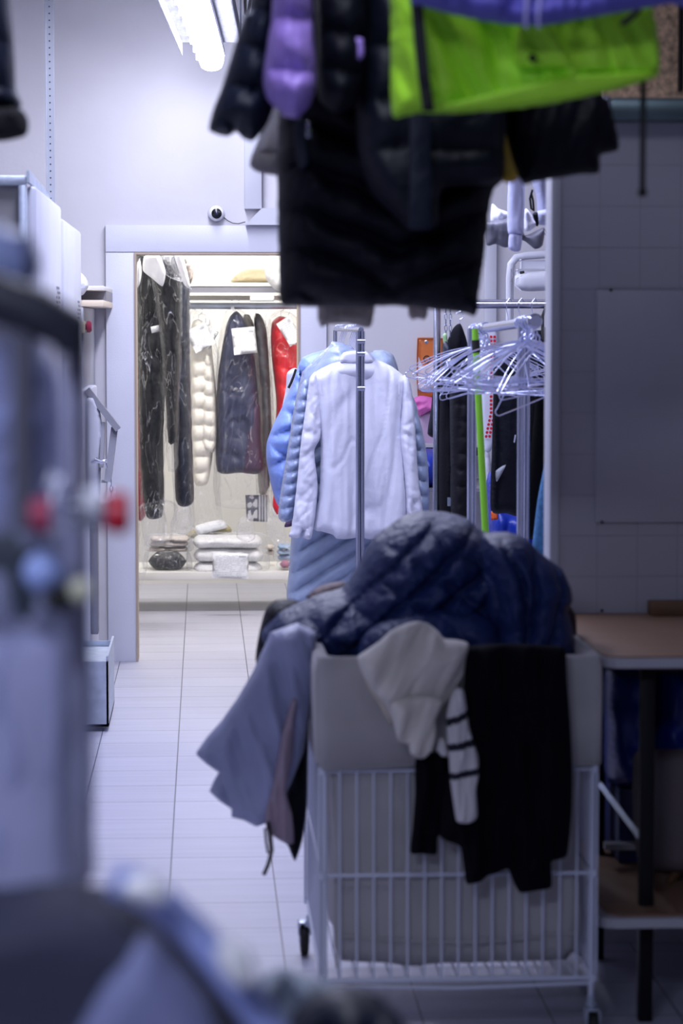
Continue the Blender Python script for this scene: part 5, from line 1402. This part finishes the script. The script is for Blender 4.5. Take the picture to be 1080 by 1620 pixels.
os_ = thing('navy_puffer_sleeve', 4.55, 380, 220, 'dark navy puffer jacket whose wide sleeve hangs left of the violet one', 'jacket')
pillow('sleeve', [(398, -320), (396, 0), (388, 20), (376, 55), (364, 95), (350, 140), (336, 176), (330, 205), (344, 213), (360, 216), (374, 209), (384, 219), (398, 224), (412, 212), (426, 190), (434, 160), (440, 80), (446, 0), (446, -320)], 4.55, .07, M['navy_dark'], os_, step=4, rad=34, disp=quilt(4.5, 62, 20, .035, seed=21, warp=10, wr=.008))
op = thing('violet_puffer', 4.4, 460, 185, 'violet puffer jacket whose gathered sleeve hangs between the dark jackets', 'jacket')
pillow('sleeve', [(430, -320), (430, 0), (424, 60), (417, 105), (416, 132), (422, 156), (434, 170), (444, 176), (446, 184), (470, 188), (476, 182), (490, 166), (499, 140), (500, 110), (496, 60), (494, 0), (492, -320)], 4.4, .06, M['purple'], op, step=4, rad=30, disp=quilt(4.4, 84, 4, .035, seed=31, warp=8, wr=.010))
on = thing('neon_jacket', 4.2, 830, 180, 'neon green jacket with a black zip hanging at the top', 'jacket')
pillow('body', [(616, -320), (617, 0), (617, 90), (620, 182), (640, 184), (662, 179), (700, 180), (760, 177), (820, 172), (880, 163), (930, 152), (980, 140), (1020, 128), (1042, 118), (1041, 70), (1034, 20), (1026, -60), (1010, -320)], 4.2, .05, M['neon'], on, step=5, rad=30, disp=folds(44, .030, 3, ang=-24, low=4), ragged=.8)
pillow('flap', [(815, 30), (880, 20), (1020, 8), (1038, 60), (1038, 112), (960, 118), (880, 112), (814, 104)], 4.14, .018, M['neon'], on, step=5, rad=10, disp=folds(40, .018, 9, ang=-30))
pillow('hem', [(700, 166), (800, 142), (900, 118), (1030, 112), (1036, 120), (980, 138), (900, 156), (800, 170), (720, 176)], 4.13, .016, M['neon'], on, step=5, rad=9)
mb = MB(); pts_ = [P(658, -100, 4.09), P(659, 0, 4.085), P(664, 60, 4.085), (P(670, 120, 4.085)), P(678, 176, 4.09)]
for i in range(4):
    a, c_ = pts_[i], pts_[i + 1]; w = Vector((.0095, 0, 0)); dy = Vector((0, .006, 0))
    mb.add([a - w, a + w, c_ + w, c_ - w, a - w + dy, a + w + dy, c_ + w + dy, c_ - w + dy], [(0, 1, 2, 3), (7, 6, 5, 4), (0, 4, 5, 1), (1, 5, 6, 2), (2, 6, 7, 3), (3, 7, 4, 0)])
zp = mb.build('zip', mat('zip_black', (.006, .006, .01), .4), on, False)
MB().box(P(676, 150, 4.075) - Vector((.006, .002, .02)), P(676, 150, 4.075) + Vector((.006, 0, .01)), .001).build('zip_pull', M['rubber'], zp)
MB().lathe([(.004, -.003), (.007, 0), (.007, .003)], P(842, 92, 4.10), 'Y', 14).build('snap', M['darkmetal'], on)
pillow('tab', [(980, 36), (1006, 14), (1014, 18), (990, 40)], 4.08, .004, M['rubber'], on, step=3, rad=3)
MB().box((Xp(1010, 4.25), 4.25, Zp(306, 4.25)), (Xp(1019, 4.25), 4.256, Zp(60, 4.25)), .002).build('strap', M['rubber'], on)
MB().box((Xp(1008, 4.25), 4.245, Zp(309, 4.25)), (Xp(1021, 4.25), 4.26, Zp(296, 4.25)), .003).build('strap_end', M['rubber'], on)
ob = thing('blue_violet_garment', 4.0, 850, 40, 'blue violet sweatshirt hem hanging across the very top, in front of neon green', 'sweatshirt')
pillow('hem', [(640, -320), (648, -10), (660, 6), (700, 18), (760, 32), (820, 40), (860, 40), (930, 28), (1000, 16), (1060, 6), (1120, -4), (1120, -320)], 4.0, .06, M['bluepurple'], ob, step=6, rad=20, disp=folds(30, .02, 6))
mb = MB()
for px in (832, 852): mb.tube([P(px, -60, 3.93), P(px + 1, 0, 3.92), P(px - 1, 30, 3.92), P(px, 44, 3.925)], .0028, 6)
mb.build('drawcords', mat('pale_cord', (.35, .33, .65), .7), ob)
obk = thing('black_overhead_jacket', 4.7, 880, 290, 'black jacket with mustard lining hanging behind the neon green jacket', 'jacket')
pillow('sleeve', [(792, -320), (796, 180), (806, 240), (826, 291), (850, 287), (880, 282), (912, 277), (946, 273), (948, 246), (962, 243), (977, 237), (978, 222), (972, 196), (962, 158), (950, 120), (930, -320)], 4.68, .07, M['black'], obk, step=6, rad=32, disp=folds(34, .02, 6, ang=20), ragged=1.0)
pillow('lining', [(776, 180), (796, 176), (800, 210), (808, 245), (820, 284), (796, 288), (786, 250), (780, 210)], 4.55, .02, M['mustard'], obk, step=5, rad=9, disp=folds(10, .01, 4))
og_ = thing('pale_grey_sleeve', 4.95, 420, 275, 'pale grey fleece sleeve with a folded cuff between the hanging coats', 'garment')
pillow('sleeve', [(440, -320), (438, 100), (430, 170), (416, 205), (402, 235), (400, 250), (440, 252), (470, 240), (476, 150), (476, -320)], 4.97, .04, mat('pale_fleece', (.52, .50, .54), .9, bump=(70, .002)), og_, step=5, rad=18, disp=folds(16, .012, 3))
pillow('cuff', [(402, 240), (425, 243), (450, 244), (450, 278), (425, 276), (404, 271), (395, 262), (397, 248)], 4.93, .03, mat('grey_rib', (.36, .34, .35), .9, bump=(70, .002)), og_, step=4, rad=12)
obe = thing('beige_coat', 5.1, 560, 515, 'beige coat mostly hidden behind the long black puffer, hem just showing', 'coat')
pillow('hem', [(500, 300), (503, 506), (520, 512), (545, 512), (562, 515), (584, 518), (590, 505), (600, 420), (600, 300)], 5.12, .04, M['beige'], obe, step=6, rad=12, disp=folds(16, .014, 3), ragged=.8)
pillow('second_hem', [(640, 380), (646, 500), (660, 503), (676, 499), (680, 380)], 5.15, .03, M['beige'], obe, step=6, rad=10)
pillow('upper', [(490, -320), (490, 320), (700, 400), (700, -320)], 5.12, .03, M['beige'], obe, step=14, rad=20)
ol_ = thing('quilted_dark_jacket', 4.1, 10, 225, 'dark puffer jacket sleeve hanging at the upper left edge', 'jacket')
pillow('sleeve', [(-90, -320), (4, -320), (8, -40), (16, 0), (20, 40), (23, 90), (25, 140), (30, 172), (-90, 172)], 4.1, .07, M['navy_dark'], ol_, step=6, rad=36, disp=quilt(4.1, 70, 10, .03, seed=41, warp=8, wr=.005))
pillow('cuff', [(-90, 168), (20, 170), (38, 177), (45, 192), (44, 210), (36, 217), (10, 223), (-20, 224), (-90, 222)], 4.06, .05, mat('fur_black', (.012, .012, .016), 1, bump=(120, .006)), ol_, step=5, rad=18, disp=folds(12, .01, 4))
tag(MB().tube([(-1.6, 4.15, 2.50), (3.3, 4.15, 2.50)], .016, 12).build('overhead_rail', M['rackmetal']), 'overhead steel rail nearest the viewer, carrying the neon green jacket', 'rail')

# ------------------------------------------------------------------ finishing machine close to the viewer, lower left
N = 2.0
fm_ = empty('finishing_machine', (Xp(20, N), N + .1, 0), 'out of focus grey garment finishing machine close to the viewer at the left edge', 'finishing machine')
lavp = mat('lavender_machine_paint', (.34, .35, .52), .5, var=.15, vscale=9)
MB().box((-.75, N + .02, 0), (Xp(92, N), N + .38, Zp(1010, N)), .02).build('body', lavp, fm_)
MB().box((-.75, N + .03, Zp(1004, N)), (Xp(100, N), N + .30, Zp(838, N)), .02).build('control_box', mat('dark_green_grey', (.035, .045, .06), .5, var=.3, vscale=16), fm_)
MB().box((Xp(100, N), N + .03, Zp(1420, N)), (Xp(130, N), N + .10, Zp(530, N)), .01).build('column', mat('warm_grey_paint', (.20, .19, .24), .5), fm_)
MB().box((-.75, N + .02, Zp(478, N)), (Xp(52, N), N + .12, Zp(350, N)), .03).build('head', mat('blue_grey_paint', (.20, .24, .42), .5), fm_)
MB().tube([P(-80, 448, N), P(-10, 470, N), P(60, 496, N), P(112, 524, N), P(116, 560, N)], [.018, .020, .020, .018, .012], 14).build('arm', mat('dark_arm', (.015, .017, .028), .5), fm_)
MB().tube([P(36, 520, N), P(36, 840, N)], .009, 10).build('stem', mat('stem_grey', (.10, .10, .13), .5), fm_)
kb = MB().tube([P(112, 806, N - .03), P(168, 808, N - .03)], .0145, 16).build('knob_shaft', M['chrome'], fm_)
MB().tube([P(134, 796, N - .04), P(160, 796, N - .04)], .012, 14).build('collar', M['paper'], kb)
MB().tube([P(165, 810, N - .03), P(176, 811, N - .03), P(198, 812, N - .03), P(206, 812, N - .03)], [.013, .016, .017, .012], 18).build('red_knob', M['redplastic'], kb)
MB().tube([P(48, 815, N - .05), P(80, 815, N - .05)], [.012, .015], 16).build('red_knob', mat('dull_red', (.36, .03, .08), .5), fm_)
for (x, y, r_, mm, nm) in ((68, 905, .016, mat('pale_blue_knob', (.35, .45, .80), .4), 'blue_knob'), (92, 945, .012, M['rubber'], 'black_knob'), (128, 935, .010, mat('pale_yellow_knob', (.60, .60, .42), .5), 'yellow_knob')):
    bm = bmesh.new(); bmesh.ops.create_uvsphere(bm, u_segments=16, v_segments=10, radius=r_)
    for v in bm.verts: v.co += P(x, y, N - .02)
    MB().bm(bm).build(nm, mm, fm_)
# bagged shirts hanging on it
bs_ = thing('bagged_blue_shirt', N + .1, 40, 830, 'blurred pale blue shirts in clear film hanging on the near finishing machine', 'shirt')
pillow('shirt', [(-120, 545), (20, 535), (60, 560), (92, 600), (98, 700), (94, 830), (-120, 835)], N + .12, .05, mat('pale_blue_shirt', (.26, .32, .58), .7, var=.25, vscale=14), bs_, step=8, rad=40, disp=folds(30, .03, 5, ang=35))
hz = film('haze_film', 0.36, (0.60, 0.63, 0.92), 7, .02, (1, 1, .5), gloss=.2, crease=.1)  # lavender milkiness of the film imitates the pale haze at lower left
pillow('plastic_cover', [(-120, 530), (60, 524), (110, 545), (134, 600), (138, 800), (140, 1000), (150, 1100), (150, 1300), (136, 1400), (-120, 1410)], N + .04, .015, hz, bs_, step=14, rad=20, disp=folds(40, .012, 12))
# padded board with chrome rim
pb_ = empty('padded_press_board', (Xp(180, 1.8), 1.8, 0), 'out of focus dark padded press board with shiny blue chrome rim, bottom left corner', 'press board')
bo = [(-160, 1420), (0, 1404), (60, 1394), (130, 1392), (190, 1408), (250, 1440), (310, 1500), (370, 1575), (430, 1660), (480, 1760), (-160, 1760)]
pillow('pad', [(x - 6, y + 10) for x, y in bo], 1.84, .07, mat('slate_pad', (.03, .033, .06), .8, bump=(30, .004)), pb_, step=12, rad=60, disp=None)
pillow('grey_cover', [(230, 1470), (290, 1530), (350, 1620), (380, 1760), (60, 1760), (110, 1620), (160, 1530)], 1.80, .05, mat('grey_blue_cover', (.19, .21, .36), .8), pb_, step=12, rad=60)
MB().tube([P(x, y, 1.77) for x, y in ((176, 1392), (215, 1402), (262, 1432), (310, 1478), (360, 1540), (405, 1600), (450, 1670), (500, 1760))], .0125, 20).build('chrome_rim', mat('blue_chrome', (.42, .50, .90), .3, .3), pb_)
MB().tube([P(x, y, 1.74) for x, y in ((196, 1402), (232, 1406), (262, 1418))], [.006, .011, .006], 14).build('rim_highlight', mat('highlight_white', (.9, .9, .88), .3, coat=.5), pb_)  # white pieces painted as the bright highlights along the rim
MB().tube([P(x, y, 1.74) for x, y in ((352, 1494), (372, 1522), (392, 1552))], [.008, .013, .008], 14).build('rim_highlight', mat('highlight_white', (.9, .9, .88), .3, coat=.5), pb_)
MB().tube([(Xp(120, 1.9), 1.9, 0), (Xp(120, 1.9), 1.9, 1.12)], .03, 14).build('pedestal', M['greymetal'], pb_)
tag(pillow('pale_cloth', [(396, 1570), (420, 1540), (450, 1532), (490, 1545), (530, 1560), (520, 1600), (470, 1640), (410, 1700)], 2.5, .03, mat('pale_teal_cloth', (.40, .47, .56), .8), None, step=8, rad=24, disp=folds(30, .02, 3)), 'blurred pale cloth at the bottom edge beside the chrome rim', 'cloth')
tag(pillow('dark_cloth', [(448, 1640), (470, 1600), (500, 1580), (540, 1568), (590, 1575), (625, 1600), (650, 1640), (660, 1760), (440, 1760)], 2.4, .06, M['navy_dark'], None, step=9, rad=34, disp=folds(36, .03, 5)), 'blurred dark navy cloth at the bottom edge in front of the cart', 'cloth')
lt = empty('sorting_table', (Xp(520, 2.45), 2.5, 0), 'low sorting table below the frame carrying the pale and dark cloths', 'table')
zt = Zp(1700, 2.5)
MB().box((Xp(380, 2.5), 2.36, zt - .03), (Xp(720, 2.5), 2.66, zt)).build('table_top', M['greymetal'], lt, False)
for x in (Xp(390, 2.5), Xp(705, 2.5)):
    for y in (2.4, 2.62): MB().tube([(x, y, 0), (x, y, zt - .03)], .01, 8).build('leg', M['darkmetal'], lt)
